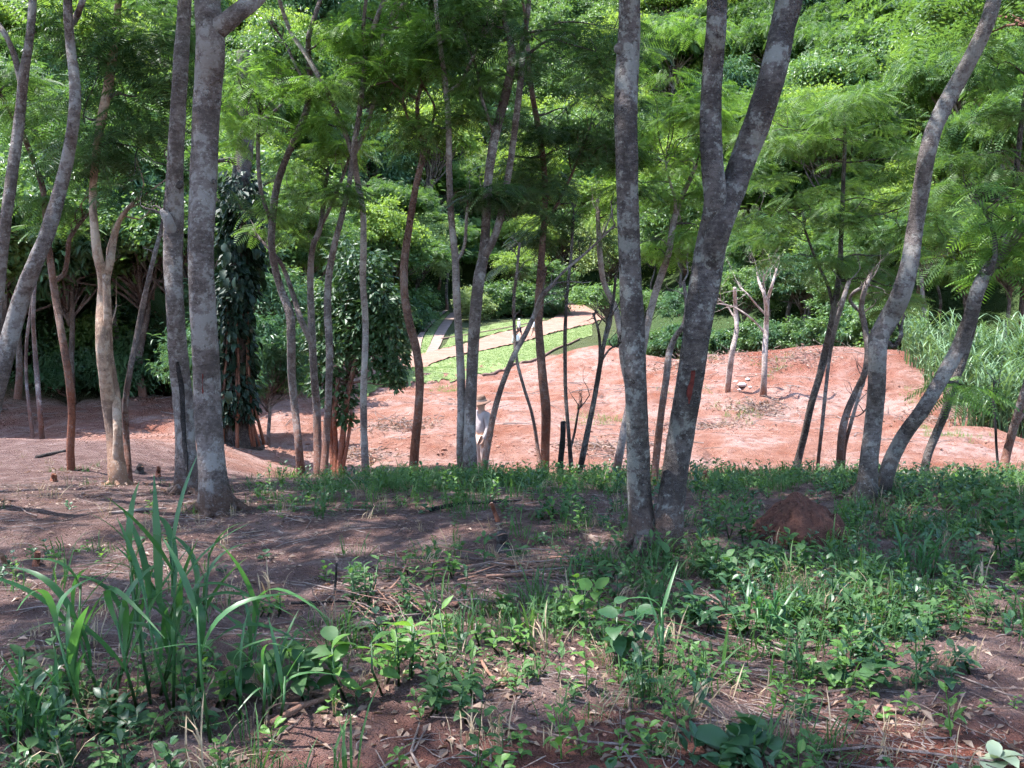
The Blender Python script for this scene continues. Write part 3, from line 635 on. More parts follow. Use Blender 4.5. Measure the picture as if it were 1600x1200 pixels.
tree('t20', 'big lichen-spotted tree of two trunks from one base, right trunk scarred and forked', 6.5,
     [(1000, 884, 50), (1003, 840, 41), (1000, 790, 38), (997, 700, 36), (994, 620, 35), (989, 520, 36), (984, 420, 34), (981, 320, 33), (979, 220, 35), (979, 130, 36), (983, 60, 34), (984, -30, 33)],
     [dict(p=[(1042, 890, 50), (1045, 840, 46), (1050, 780, 43), (1062, 690, 42), (1075, 610, 42), (1090, 510, 43), (1103, 430, 46), (1113, 370, 46), (1118, 320, 37), (1113, 250, 33), (1110, 170, 32), (1115, 90, 31), (1119, 40, 30), (1121, -30, 29)], join=False, ext=5),
      dict(p=[(1108, 420, 34), (1122, 365, 38), (1142, 305, 41), (1165, 240, 41), (1187, 180, 41), (1207, 115, 40), (1221, 50, 38), (1236, -20, 40)], join=False, ext=5)],
     'bark_fork', 5.0, 1.2, ns=24, lump=0.07, flare=0.6, name='forked_tree')
tree('t21', 'crooked thin trunk seen just behind the right stem of the big forked tree', 11.5,
     [(1020, 790, 14), (1023, 740, 12), (1028, 690, 12), (1034, 640, 11), (1041, 590, 11), (1046, 550, 11), (1055, 527, 9), (1068, 508, 8), (1073, 480, 7), (1068, 440, 5)],
     [], 'bark_dust', 0, None, ns=10)
tree('t24', 'dark slim trunk rising into low feathery foliage, right of the bare field trees', 19.0,
     [(1240, 750, 13), (1248, 715, 12), (1258, 675, 11), (1268, 630, 11), (1280, 590, 11), (1290, 550, 12), (1300, 505, 12), (1307, 460, 10), (1312, 420, 8), (1315, 350, 7), (1318, 280, 6), (1320, 200, 5)],
     [dict(p=[(1303, 490, 5), (1290, 450, 5), (1268, 400, 4), (1250, 350, 3)])], 'bark_dark', 0.5, None, ns=10,
     clusters=[(1230,200,38),(1405,250,42),(1450,330,38),(1195,300,38),(1180,215,32),(1400,345,38), (1275, 250, 50), (1330, 215, 55), (1255, 330, 45), (1350, 310, 50), (1310, 400, 45), (1240, 400, 35), (1380, 400, 40), (1290, 160, 50), (1420, 440, 35), (1350, 150, 40), (1340, 440, 30)], leaf='feather', fsize=0.40, nfr=46)
tree('t25', 'very thin straight sapling leaning against the dark slim trunk', 18.0,
     [(1276, 752, 7), (1279, 715, 6), (1284, 670, 6), (1290, 610, 6), (1296, 560, 6), (1303, 520, 7), (1314, 480, 8), (1326, 440, 7)], [], 'bark_dust', 0, None, ns=8)
tree('t26', 'curved thin trunk left of the big S-shaped trunk, with a twin stem', 17.6,
     [(1310, 748, 13), (1313, 710, 12), (1316, 675, 12), (1325, 640, 11), (1341, 605, 10), (1352, 580, 10), (1356, 550, 10), (1351, 510, 9), (1346, 480, 8), (1352, 450, 8), (1360, 430, 6)],
     [dict(p=[(1317, 745, 6), (1320, 700, 6), (1330, 660, 6), (1340, 625, 5), (1351, 590, 5)], join=False), dict(p=[(1346, 490, 6), (1332, 470, 5), (1340, 455, 5), (1362, 445, 5)]), dict(p=[(1329, 662, 3), (1342, 650, 2), (1355, 640, 2)])],
     'bark_dust', 0, None, ns=10)
tree('t28', 'big lichen-gray S-shaped trunk with a knee bend, growing behind the soil mound', 9.0,
     [(1352, 815, 42), (1353, 780, 36), (1358, 720, 31), (1365, 660, 30), (1370, 600, 29), (1371, 555, 29), (1374, 525, 32), (1391, 495, 34), (1408, 460, 32), (1421, 415, 29), (1429, 360, 27), (1439, 300, 27), (1449, 240, 27), (1462, 195, 27), (1487, 145, 26), (1520, 85, 25), (1543, 35, 24), (1558, -20, 23)],
     [dict(p=[(1388, 545, 10), (1400, 540, 9), (1411, 525, 7), (1409, 512, 5)])], 'bark_lichen', 4.0, 1.2, wid=.92, ns=18, flare=0.5)
tree('t29', 'gray trunk leaning strongly right from the base of the S-shaped trunk', 9.2,
     [(1372, 800, 30), (1380, 760, 27), (1394, 715, 26), (1413, 680, 25), (1442, 640, 25), (1472, 590, 25), (1497, 545, 24), (1516, 495, 24), (1527, 455, 23), (1545, 420, 21), (1570, 390, 18), (1603, 350, 16)],
     [dict(p=[(1530, 450, 10), (1548, 415, 9), (1552, 380, 8), (1545, 350, 6), (1530, 320, 4)], bark='bark_dark')], 'bark_lichen', 3.2, 1.0, wid=.9, ns=16, flare=0.3,
     clusters=[(1560, 310, 26), (1590, 330, 28), (1570, 420, 22), (1500, 600, 16), (1540, 330, 22), (1595, 385, 22)], leaf='feather_bright', fsize=0.32, nfr=16)
tree('t30', 'dark trunk leaning right in the gap behind the strongly leaning trunk', 15.5,
     [(1442, 750, 13), (1450, 710, 13), (1464, 675, 13), (1478, 640, 13), (1488, 605, 13), (1503, 565, 14), (1515, 525, 13), (1524, 490, 11), (1536, 440, 10), (1560, 390, 9), (1580, 330, 8), (1590, 250, 8), (1600, 160, 7)],
     [], 'bark_dark', 1.5, 0.7, ns=10, clusters=[(1540,240,36),(1580,180,36),(1500,300,36),(1560,100,36),(1480,385,32)])
tree('t31', 'slim gray trunk leaning out at the right edge above the weeds', 14.5,
     [(1566, 745, 15), (1574, 705, 13), (1585, 665, 13), (1598, 620, 12), (1612, 570, 12), (1620, 480, 11), (1640, 350, 10)],
     [dict(p=[(1578, 690, 6), (1592, 665, 6), (1606, 645, 5), (1622, 625, 5)])], 'bark_dust', 3, 0.9, ns=10)
tree('t32', 'hair-thin bare sapling left of the trunk at the right edge', 14.8,
     [(1560, 742, 4), (1557, 700, 4), (1555, 660, 4), (1552, 620, 3), (1553, 595, 2)], [], 'bark_dark', 0, None, ns=7, flare=0)
tree('t33', 'bare pale snag pole standing on the red field, left of the bare forked tree', 37,
     [(1136, 617, 11), (1140, 580, 11), (1145, 545, 10), (1151, 515, 9), (1149, 480, 8), (1148, 450, 7)], [dict(p=[(1150, 500, 4), (1140, 480, 3), (1128, 470, 3)])], 'dead', 0, None, ns=10, wid=.82, name='dead_tree')
tree('t34', 'bare pale forked tree standing on the red field beside the pale stones', 35.5,
     [(1192, 626, 15), (1194, 590, 11), (1195, 550, 11), (1197, 515, 10), (1198, 485, 9), (1194, 460, 7), (1186, 440, 5), (1182, 420, 3)],
     [dict(p=[(1198, 490, 8), (1203, 465, 7), (1209, 445, 6), (1216, 420, 4)]), dict(p=[(1195, 522, 5), (1188, 508, 4), (1170, 492, 4), (1150, 480, 3), (1125, 474, 2)]), dict(p=[(1196, 484, 5), (1185, 478, 4), (1172, 462, 3), (1160, 450, 2)]), dict(p=[(1199, 470, 4), (1193, 448, 3), (1195, 430, 2)])],
     'dead', 0, None, ns=10, wid=.82, name='dead_tree')
tree('t35', 'dim thin trunk in the dark thicket, left of the reddish leaning trunk', 27,
     [(66, 688, 9), (62, 640, 8), (58, 590, 8), (54, 540, 7), (52, 490, 6), (56, 420, 5)], [], 'bark_dust', 1, None, ns=8)
tree('t36', 'dim twig-thin trunk leaning in the dark thicket at the far left', 27.5,
     [(52, 690, 6), (46, 640, 6), (41, 590, 5), (42, 530, 5), (50, 470, 4)], [], 'bark_dust', 0.5, None, ns=8)

def add_shade_tree(label, x, y, h, s):  # out-of-view trees added to shade the near bank
    b = np.array([x, y, float(H(x, y))]); t = thing('added_shade_tree', label, 'tree', b); g = Geo()
    g.put(*tube(catmull(np.array([(0, 0, -.2), (.1, .05, h * .5), (0, 0, h)]), 30), np.linspace(.16, .08, 30), 12, .06, 5, True, .4)); add('trunk', g.mesh('trunk', M['bark_gray'], True), t)
    for k in (0, 1): add(('crown', 'limbs')[k], CANOPY[2 if x > -3 else 0][k], t, (0, 0, h - .3), (0, 0, x), s)
add_shade_tree('gray tree added to shade the bank from beyond the left edge', -5.4, 3.4, 8.0, 1.0)
add_shade_tree('gray tree added to shade the camera side of the bank, out of view', -2.6, 0.2, 7.5, 1.0)
add_shade_tree('gray tree added out of view for shade at the lower left of the bank', -6.5, 6.5, 8.5, .9)

def roots(key, n, reach, seed, dx=0.0):
    t, base, curves, d = TREES[key]; rng = np.random.default_rng(seed); r0 = curves[0][1, 3]
    for k in range(n):
        a = 6.283 * (k + rng.uniform(-.3, .3)) / n; L = reach * rng.uniform(.6, 1.2); P = []
        for q, f in enumerate(np.linspace(0, 1, 6)):
            rr = r0 * .55 + L * f; aa = a + .35 * f * rng.uniform(-1, 1); x = dx + rr * math.cos(aa); y = rr * math.sin(aa)
            P.append((x, y, float(H(base[0] + x, base[1] + y)) - base[2] + r0 * .85 * (1 - f) ** 2.2 - .012 - .03 * f))
        g = Geo(); g.put(*tube(catmull(np.array(P), 14), np.linspace(r0 * .42, .008, 14), 8, .2, seed + k)); add('root', g.mesh('root', curves and t.children[0].data.materials[0], True), t)
roots('t1', 7, .34, 1); roots('t2', 6, .3, 2); roots('t20', 6, .32, 3, .02); roots('t28', 6, .3, 4); roots('t3', 5, .25, 5)

# red scars and branch scars, parts of their trunks
def wrap_scar(key, which, x, y, wpx, hpx, name, mat, label):
    """an irregular patch lying on the stem's own surface (stem = curve `which` of the tree), facing the viewer's side"""
    t, base, curves, _ = TREES[key]; D = curves[which]
    cxs, cys = to_px(D[:, :3]); o_ = np.argsort(cys)
    n = 14; out = []
    for k, yy in enumerate(np.linspace(y - hpx / 2, y + hpx / 2, n)):
        cx = np.interp(yy, cys[o_], cxs[o_]); dd = np.interp(yy, cys[o_], D[o_, 1]); r = np.interp(yy, cys[o_], D[o_, 3])
        for q in range(7):
            u = q / 6 - 0.5; ww = wpx * (0.75 + 0.6 * float(vnoise(k, q, 2.3, 8))) * (0.55 + 0.45 * math.sin(math.pi * (k + 0.5) / n))
            px_ = x + (cx - np.interp(y, cys[o_], cxs[o_])) + u * ww + 3 * float(vnoise(k, 0, 3, 17))
            s_ = np.clip((px_ - cx) * dd / F / r, -0.95, 0.95)
            out.append(at(px_, yy, dd - (r * 1.06 + 0.004) * math.sqrt(1 - s_ * s_)))
    Fc = [(k * 7 + q, k * 7 + q + 1, k * 7 + q + 8, k * 7 + q + 7) for k in range(n - 1) for q in range(6)]
    V2 = np.array(out) - base
    V3 = np.vstack([V2, V2 + [0, 0.05, 0]]); m = len(V2)
    rim = [q for q in range(7)] + [k * 7 + 6 for k in range(1, n)] + [(n - 1) * 7 + q for q in range(5, -1, -1)] + [k * 7 for k in range(n - 2, 0, -1)]
    F2 = Fc + [(rim[k], rim[(k + 1) % len(rim)], rim[(k + 1) % len(rim)] + m, rim[k] + m) for k in range(len(rim))]
    o = add(name, mesh_np(name, V3, F2, M[mat], None, True), t)
    if label: o["label"] = label
wrap_scar('t1', 0, 314, 597, 9, 36, 'bark_scar', 'paint', 'red patch of cut bark')
wrap_scar('t20', 1, 1081, 605, 12, 52, 'bark_scar', 'paint', 'red patch of cut bark')
wrap_scar('t2', 0, 286, 650, 9, 170, 'hollow_shade_patch', 'char', 'dark patch standing for the shaded lengthwise hollow in the trunk')  # no opening is cut; the hollow's inner shade is this dark patch
def knob(key, which, x, y, rpx):
    t, base, curves, _ = TREES[key]; D = curves[which]; cxs, cys = to_px(D[:, :3]); k0 = np.argmin(abs(cys - y))
    d = D[k0, 1]; R0 = D[k0, 3]; s_ = np.clip((x - cxs[k0]) * d / F / R0, -0.9, 0.9)
    c = at(x, y, d - R0 * math.sqrt(1 - s_ * s_)); r = rpx * d / F
    g = Geo(); a = np.linspace(0, 1, 7)
    g.put(*tube(np.array([c + [0, -r * 0.55 + r * 1.4 * s, 0] for s in a]), r * np.array([0.25, 0.8, 1.05, 1.1, 1.05, 0.9, 0.6]), 10, 0.15, int(x)))
    add('branch_scar', g.mesh('branch_scar', M['bark_dark'], True, base), t)
knob('t20', 0, 969, 76, 8); knob('t20', 0, 968, 146, 5); knob('t1', 0, 334, 283, 4); knob('t2', 0, 281, 289, 6); knob('t28', 0, 1375, 530, 8)

# ------------------------------------------------------------------ trunk wrapped in big climbing leaves
def vine_tree():
    d = 23.0; b = at(368, 690, d); b[2] = float(H(b[0], b[1]))
    t = thing('vine_covered_tree', 'dark trunk hidden under big climbing leaves above a reddish root mass', 'tree', b)
    rng = np.random.default_rng(5)
    C = catmull(np.array([at(368, 695, d) * [1, 1, 0] + [0, 0, b[2] - 0.2], at(366, 640, d), at(367, 540, d), at(372, 420, d), at(371, 330, d), at(385, 200, d + .5), at(380, 80, d + .6)]), 50)
    g = Geo(); g.put(*tube(C, np.interp(np.linspace(0, 1, 50), [0, .1, .3, 1], [.5, .36, .3, .16]), 16, .15, 3, True, .4)); add('trunk', g.mesh('trunk', M['bark_dark'], True, b), t)
    for k in range(16):                                # hanging and clasping roots
        a = rng.uniform(0, 6.28); r0 = rng.uniform(.34, .5); r1 = rng.uniform(.42, .72)
        top = C[rng.integers(12, 22)] + [r0 * .8 * math.cos(a), r0 * .8 * math.sin(a), 0]
        bot = b + [r1 * math.cos(a), r1 * math.sin(a), -.08]
        mid = (top + bot) / 2 + [.06 * rng.normal(), .06 * rng.normal(), 0]; mid[:2] = b[:2] + (mid[:2] - b[:2]) * .9
        g = Geo(); g.put(*tube(catmull(np.array([top, mid, bot]), 12), np.linspace(.02, rng.uniform(.03, .07), 12), 6, .1, k)); add('root', g.mesh('root', M['vine_root'], True, b), t)
    for k in range(5):
        g = Geo(); limb(g, C[30 + k * 3], C[30 + k * 3] + [rng.uniform(.8, 2) * (1 if k % 2 else -.5), rng.uniform(-.6, .6), rng.uniform(.2, .9)], .09, .03, .05)
        add('branch', g.mesh('branch', M['bark_dark'], True, b), t)
    g = Geo(); n = 5200; qi = rng.uniform(.12, .72, n); c = C[(qi * 49).astype(int)]; a = rng.uniform(0, 6.28, n); rr = rng.uniform(.2, .5, n) * (1 + 1.3 * vnoise(np.cos(a) * 1.5, qi * 14 + np.sin(a) * 1.5, 1, 6))
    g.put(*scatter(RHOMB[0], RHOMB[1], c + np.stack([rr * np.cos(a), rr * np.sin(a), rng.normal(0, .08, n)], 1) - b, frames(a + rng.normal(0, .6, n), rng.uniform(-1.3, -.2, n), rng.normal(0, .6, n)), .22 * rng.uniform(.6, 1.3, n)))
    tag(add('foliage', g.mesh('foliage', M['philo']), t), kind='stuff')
    lv, lf = grid_leaf(0.30, 0.17, 4, 0.5, 0.14, 'heart'); lm = mesh_np('leaf', lv, lf, M['philo'], np.full(len(lv), .5), True)
    for k in range(295):
        q = rng.uniform(0.14, 0.68); c = C[int(q * 49)]; a = rng.uniform(0, 6.28); rr = rng.uniform(.28, .62) * (1 if q > .2 else .75) * (1 + 1.3 * float(vnoise(math.cos(a) * 1.5, q * 14 + math.sin(a) * 1.5, 1, 6)))
        P = c + [rr * math.cos(a), rr * math.sin(a), rng.normal(0, .1)]
        Rm = frames(np.array([a + rng.normal(0, .4)]), np.array([rng.uniform(-1.25, -.5)]), np.array([rng.normal(0, .4)]))[0]
        from mathutils import Matrix
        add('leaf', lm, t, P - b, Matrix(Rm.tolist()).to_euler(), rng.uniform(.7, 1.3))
vine_tree()

# ------------------------------------------------------------------ generic leafy crowns (shared meshes)
def lobed_crown(seed, R, Hh, nl, nleaf, tmpl, lsize, mat, up=0.55, lobe=0.34, flat=0.7, trunk_h=4.0, low=0.0, nm='crown'):
    """crown made of many leaf-sized faces gathered in uneven lobes; returns (leaf mesh, wood mesh). origin at the trunk's foot"""
    rng = np.random.default_rng(seed); gl, gw = Geo(), Geo()
    C0 = np.array([0, 0, trunk_h + Hh * .45])
    gw.put(*tube(catmull(np.array([(0, 0, -.4), (rng.normal(0, .12), rng.normal(0, .12), trunk_h * .4), (rng.normal(0, .25), rng.normal(0, .25), trunk_h), (0, 0, trunk_h + Hh * .6)]), 16), np.linspace(.16, .05, 16) * R / 3.5, 8, .1, seed, True, .4))
    for q in range(nl):
        v = rng.normal(size=3); v /= np.linalg.norm(v); v[2] = v[2] if v[2] > -low else -v[2] * .6
        k = rng.uniform(.35, 1.0) ** .8
        c = C0 + v * np.array([R, R, Hh * .55]) * k * np.array([1, 1, 1])
        lr = R * lobe * rng.uniform(.6, 1.25); n = int(nleaf / nl * rng.uniform(.7, 1.3))
        dd = rng.normal(size=(n, 3)); dd /= np.linalg.norm(dd, axis=1)[:, None]
        P = c + dd * (np.abs(rng.normal(0, .62, n)))[:, None] * np.array([lr, lr, lr * flat]) * 1.25
        az = np.arctan2(dd[:, 1], dd[:, 0]) + rng.normal(0, .8, n); pit = rng.uniform(-1.0, .5, n)
        rn = np.clip(rng.random() * .45 + rng.random(n) * .5 + .05, 0, 1)
        gl.put(*scatter(tmpl[0], tmpl[1], P, frames(az, pit, rng.normal(0, .6, n)), lsize * rng.uniform(.65, 1.3, n), rn))
        if q % 4 == 0: (c[2] > trunk_h * 1.1) and limb(gw, (0, 0, trunk_h * rng.uniform(.85, 1.15)), c, .06 * R / 3.5, .015, .05, 7, 5, rng=rng)
    return gl.mesh(nm, M[mat]), gw.mesh('trunk', M['bark_dust'], True)

KINDS = {
 'feathery_tree': [lobed_crown(201, 4.2, 3.8, 80, 8000, FROND_LOW, .5, 'feather', lobe=.22, flat=.42, trunk_h=5.0),
                   lobed_crown(202, 4.6, 3.4, 80, 8000, FROND_LOW, .5, 'feather', lobe=.22, flat=.38, trunk_h=5.5)],
 'bright_tree':   [lobed_crown(211, 4.0, 4.8, 120, 19000, RHOMB, .27, 'yellow', lobe=.19, flat=.6, trunk_h=4),
                   lobed_crown(212, 4.4, 4.2, 120, 19000, RHOMB, .27, 'yellow', lobe=.19, flat=.5, trunk_h=4.5)],
 'leafy_tree':    [lobed_crown(221, 3.8, 5.2, 125, 19000, RHOMB, .26, 'broad', lobe=.19, flat=.65, trunk_h=3.5, low=.5),
                   lobed_crown(222, 4.3, 4.6, 125, 19000, RHOMB, .26, 'broad', lobe=.19, flat=.55, trunk_h=4, low=.2)],
 'pale_tree':     [lobed_crown(231, 3.3, 4.4, 120, 17000, RHOMB, .21, 'pale', lobe=.19, flat=.7, trunk_h=2.2, low=.7)],
 'bluish_tree':   [lobed_crown(241, 4.2, 4.8, 120, 19000, NARROW, .42, 'bluegreen', lobe=.19, flat=.6, trunk_h=3.5, low=.4),
                   lobed_crown(242, 3.6, 5.6, 120, 19000, NARROW, .42, 'bluegreen', lobe=.19, flat=.6, trunk_h=3, low=.6)],
}
BUSH = [lobed_crown(251, 2.0, 2.8, 60, 9000, RHOMB, .22, 'broad', lobe=.25, flat=.8, trunk_h=.4, low=.9),
        lobed_crown(252, 2.1, 2.6, 60, 9000, NARROW, .34, 'bluegreen', lobe=.25, flat=.8, trunk_h=.4, low=.9),
        lobed_crown(253, 1.8, 2.4, 50, 8000, RHOMB, .17, 'pale', lobe=.25, flat=.8, trunk_h=.3, low=.9)]
def uniq(items):
    """items: (object, label stem, photo x). Look-alikes with one stem are told apart by their order from the left"""
    by = {}
    for o, l, x in items: by.setdefault(l, []).append((x, o))
    ORD = ['first', 'second', 'third', 'fourth', 'fifth', 'sixth', 'seventh', 'eighth', 'ninth', 'tenth', 'eleventh', 'twelfth', 'thirteenth', 'fourteenth', 'fifteenth', 'sixteenth', 'seventeenth', 'eighteenth', 'nineteenth', 'twentieth', 'twenty-first', 'twenty-second', 'twenty-third', 'twenty-fourth']
    for l, v in by.items():
        v.sort(key=lambda q: q[0]); n = len(v)
        for k, (_, o) in enumerate(v):
            o['label'] = l if n == 1 else (f"{l}, {['left', 'right'][k]} one" if n == 2 else (f"{l}, {['leftmost', 'middle', 'rightmost'][k]}" if n == 3 else f"{l}, {ORD[min(k, 23)]} from left"))
def place_kind(name, label, cat, pair, P, s, rz, group=None, sz=1.0):
    t = thing(name, label, cat, P, group, (0, 0, rz)); t.scale = (s, s, s * sz)
    add('crown', pair[0], t); add('trunk', pair[1], t)
    return t
LAB = {'feathery_tree': 'feathery green tree', 'bright_tree': 'yellow green tree', 'leafy_tree': 'leafy green tree', 'pale_tree': 'pale bushy tree', 'bluish_tree': 'dark bluish tree'}
GAPS = [(110, 'at the left edge'), (260, 'behind the tan peeled trunk'), (350, 'behind the thick scarred trunk'), (480, 'above the leaf-covered trunk'), (620, 'above the glossy dark tree'), (760, 'above the two-track drive'),
        (950, 'above the lawn walkers'), (1130, 'behind the forked tree'), (1330, 'above the bare field trees'), (1480, 'behind the S-shaped trunk'), (9999, 'at the right edge')]
def zone(P):
    px, py = to_px(np.asarray(P) + [0, 0, 6])
    return [w for lim, w in GAPS if px < lim][0], ('low' if py > 330 else ('midway' if py > 170 else 'high')), px
def hill_forest():
    rng = np.random.default_rng(42); pts = []
    y = 36.0
    cand = []
    while y < 300:
        sp_ = 4.6 + (y - 36) * 0.026
        xw = y * 0.63 + 6
        for x in np.arange(-xw, xw, sp_):
            cand.append((x + rng.uniform(-.45, .45) * sp_, y + rng.uniform(-.45, .45) * sp_, sp_))
        y += sp_ * 0.95
    cnt = 0; items = []
    for x, y, sp_ in cand:
        if float(hill_dist(x, y)) < -1: continue
        P = np.array([x, y, float(H(x, y))])
        if P[2] > .35 * y + 4: continue
        px, py = to_px(P)
        n1 = float(vnoise(x, y, 30, 60)) ; r = rng.random()
        if px < 420: w = dict(feathery_tree=.30, bright_tree=.25, leafy_tree=.33, pale_tree=.04, bluish_tree=.08)
        elif px < 960: w = dict(feathery_tree=.16, bright_tree=.22, leafy_tree=.28, pale_tree=.16, bluish_tree=.18)
        else: w = dict(feathery_tree=.38, bright_tree=.30, leafy_tree=.18, pale_tree=.04, bluish_tree=.10)
        ks = list(w); pr = np.array([w[k] for k in ks]); pr /= pr.sum(); k = ks[int(rng.choice(len(ks), p=pr))]
        pair = KINDS[k][int(rng.integers(len(KINDS[k])))]
        s = np.clip(sp_ / 5.6, .8, 1.5) * rng.uniform(.7, 1.4)
        gap, lev, px_ = zone(P)
        o = place_kind(k, 'x', 'tree', pair, P - [0, 0, .3], s, rng.uniform(0, 6.28), f"{LAB[k]}s {lev} on the slope", rng.uniform(.85, 1.5))
        items.append((o, f"{LAB[k]} {lev} on the slope {gap}", px_))
        cnt += 1
    uniq(items)
hill_forest()

# trees nearer than the hill, placed one by one: (name kind, photo x of the foot, distance, scale, height factor, label)
MID = [
 ('leafy_tree', -90, 30, 1.05, 1.1, 'dense leafy tree overhanging the left edge of the thicket'),
 ('leafy_tree', -10, 33, 1.0, 1.15, 'tall leafy tree shading the thicket at far left'),
 ('bluish_tree', 20, 36, 1.0, 1.15, 'dark bluish tree of the thicket at the left edge'),
 ('leafy_tree', 110, 37, 1.0, 1.2, 'dense leafy tree behind the reddish leaning trunk'),
 ('bluish_tree', 225, 38, 1.0, 1.2, 'dark bluish tree behind the tan peeled trunk'),
 ('leafy_tree', 310, 37, .95, 1.15, 'dense leafy tree behind the thick scarred trunk'),
 ('bluish_tree', 400, 36, .70, 1.0, 'dark bluish tree just right of the leaf-covered trunk'),
 ('feathery_tree', 90, 43, 1.0, 1.1, 'feathery tree rising over the thicket at far left'),
 ('bright_tree', 350, 47, 1.0, 1.1, 'sunlit yellow green tree over the leaf-covered trunk'),
 ('feathery_tree', 470, 50, .95, 1.0, 'feathery tree behind the kinked reddish trunk'),
 ('bluish_tree', 345, 27.5, .45, 1.1, 'dark low tree behind the leaf-covered trunk at its left'),
 ('bluish_tree', 415, 26.5, .42, 1.2, 'dark low tree behind the leaf-covered trunk at its right'),
 ('leafy_tree', 450, 42, .70, .95, 'dense leafy tree left of the glossy dark tree'),
 ('pale_tree', 655, 100, 1.35, 1.3, 'tall pale bushy tree above the bend of the two-track drive'),
 ('leafy_tree', 600, 84, 1.1, 1.0, 'dense leafy tree left of the two-track drive'),
 ('bright_tree', 815, 104, .85, 1.0, 'bright leafy tree behind the white-shirted walkers'),
 ('leafy_tree', 860, 101, .8, .9, 'dense leafy tree where the dirt road climbs'),
 ('leafy_tree', 948, 66, .72, .9, 'small leafy tree at the top of the red mound'),
 ('leafy_tree', 1010, 70, .62, .9, 'dense leafy tree left of the bare snag pole'),
 ('bluish_tree', 1085, 64, .62, .95, 'dark bluish tree behind the bare snag pole'),
 ('leafy_tree', 1160, 62, .7, .95, 'dense leafy tree behind the bare forked field tree'),
 ('bluish_tree', 1250, 58, .75, 1.0, 'dark bluish tree at the back of the red mound'),
 ('leafy_tree', 1330, 52, .70, .95, 'dense leafy tree left of the tall grass'),
 ('feathery_tree', 1200, 66, .95, 1.05, 'feathery tree spreading above the bare field trees'),
 ('feathery_tree', 1440, 50, .9, 1.05, 'feathery tree over the tall grass by the S-shaped trunk'),
 ('bright_tree', 1570, 52, .9, 1.1, 'sunlit yellow green tree over the tall grass at right edge'),
 ('feathery_tree', 1340, 60, .95, 1.0, 'feathery tree between the mound and the tall grass'),
]
rngm = np.random.default_rng(77)
for k, x, d, s, sz, lab in MID:
    c = at(x, 560, d); c[2] = float(H(c[0], c[1])) - .2
    place_kind(k, lab, 'tree', KINDS[k][int(rngm.integers(len(KINDS[k])))], c, s, rngm.uniform(0, 6.28), None, sz)
# bushes and hedges
BU = [(-20, 38), (40, 39.5), (100, 38.5), (155, 40), (205, 39), (255, 40.5), (310, 39.5), (350, 41), (400, 39), (440, 41), (70, 42), (180, 43)]
its = []
for q, (x, d) in enumerate(BU):
    c = at(x, 600, d); c[2] = float(H(c[0], c[1])) - .15
    o = place_kind('thicket_bush', 'x', 'bush', BUSH[1 if q % 3 else 0], c, rngm.uniform(.75, 1.05), rngm.uniform(0, 6), 'bushes of the dark thicket', rngm.uniform(.9, 1.3)); its.append((o, 'dark bush of the shaded thicket behind the left trunks', x))
BU2 = [(770, 97), (790, 99), (815, 98), (840, 98), (862, 99), (752, 100), (650, 86), (630, 82), (612, 78)]
for q, (x, d) in enumerate(BU2):
    c = at(x, 530, d); c[2] = float(H(c[0], c[1])) - .15
    o = place_kind('hedge_bush', 'x', 'bush', BUSH[q % 2], c, rngm.uniform(.9, 1.3), rngm.uniform(0, 6), 'hedge bushes beyond the road'); its.append((o, 'dark bush in the hedge beyond the dirt road', x))
BU3 = [(1030, 60), (1065, 58), (1100, 57), (1135, 57), (1175, 56), (1215, 55), (1255, 53), (1290, 51), (1320, 49), (1350, 47), (1385, 45), (980, 62)]
for q, (x, d) in enumerate(BU3):
    c = at(x, 530, d); c[2] = float(H(c[0], c[1])) - .15
    o = place_kind('hedge_bush', 'x', 'bush', BUSH[q % 2], c, rngm.uniform(.6, .95), rngm.uniform(0, 6), 'bushes at the back of the red field'); its.append((o, 'dark bush along the back edge of the red field', x))
uniq(its)
c = at(738, 505, 93); c[2] = float(H(c[0], c[1]))
place_kind('pale_bush', 'fluffy pale green bush on the lawn beyond the road', 'bush', BUSH[2], c, 1.25, 1.0)

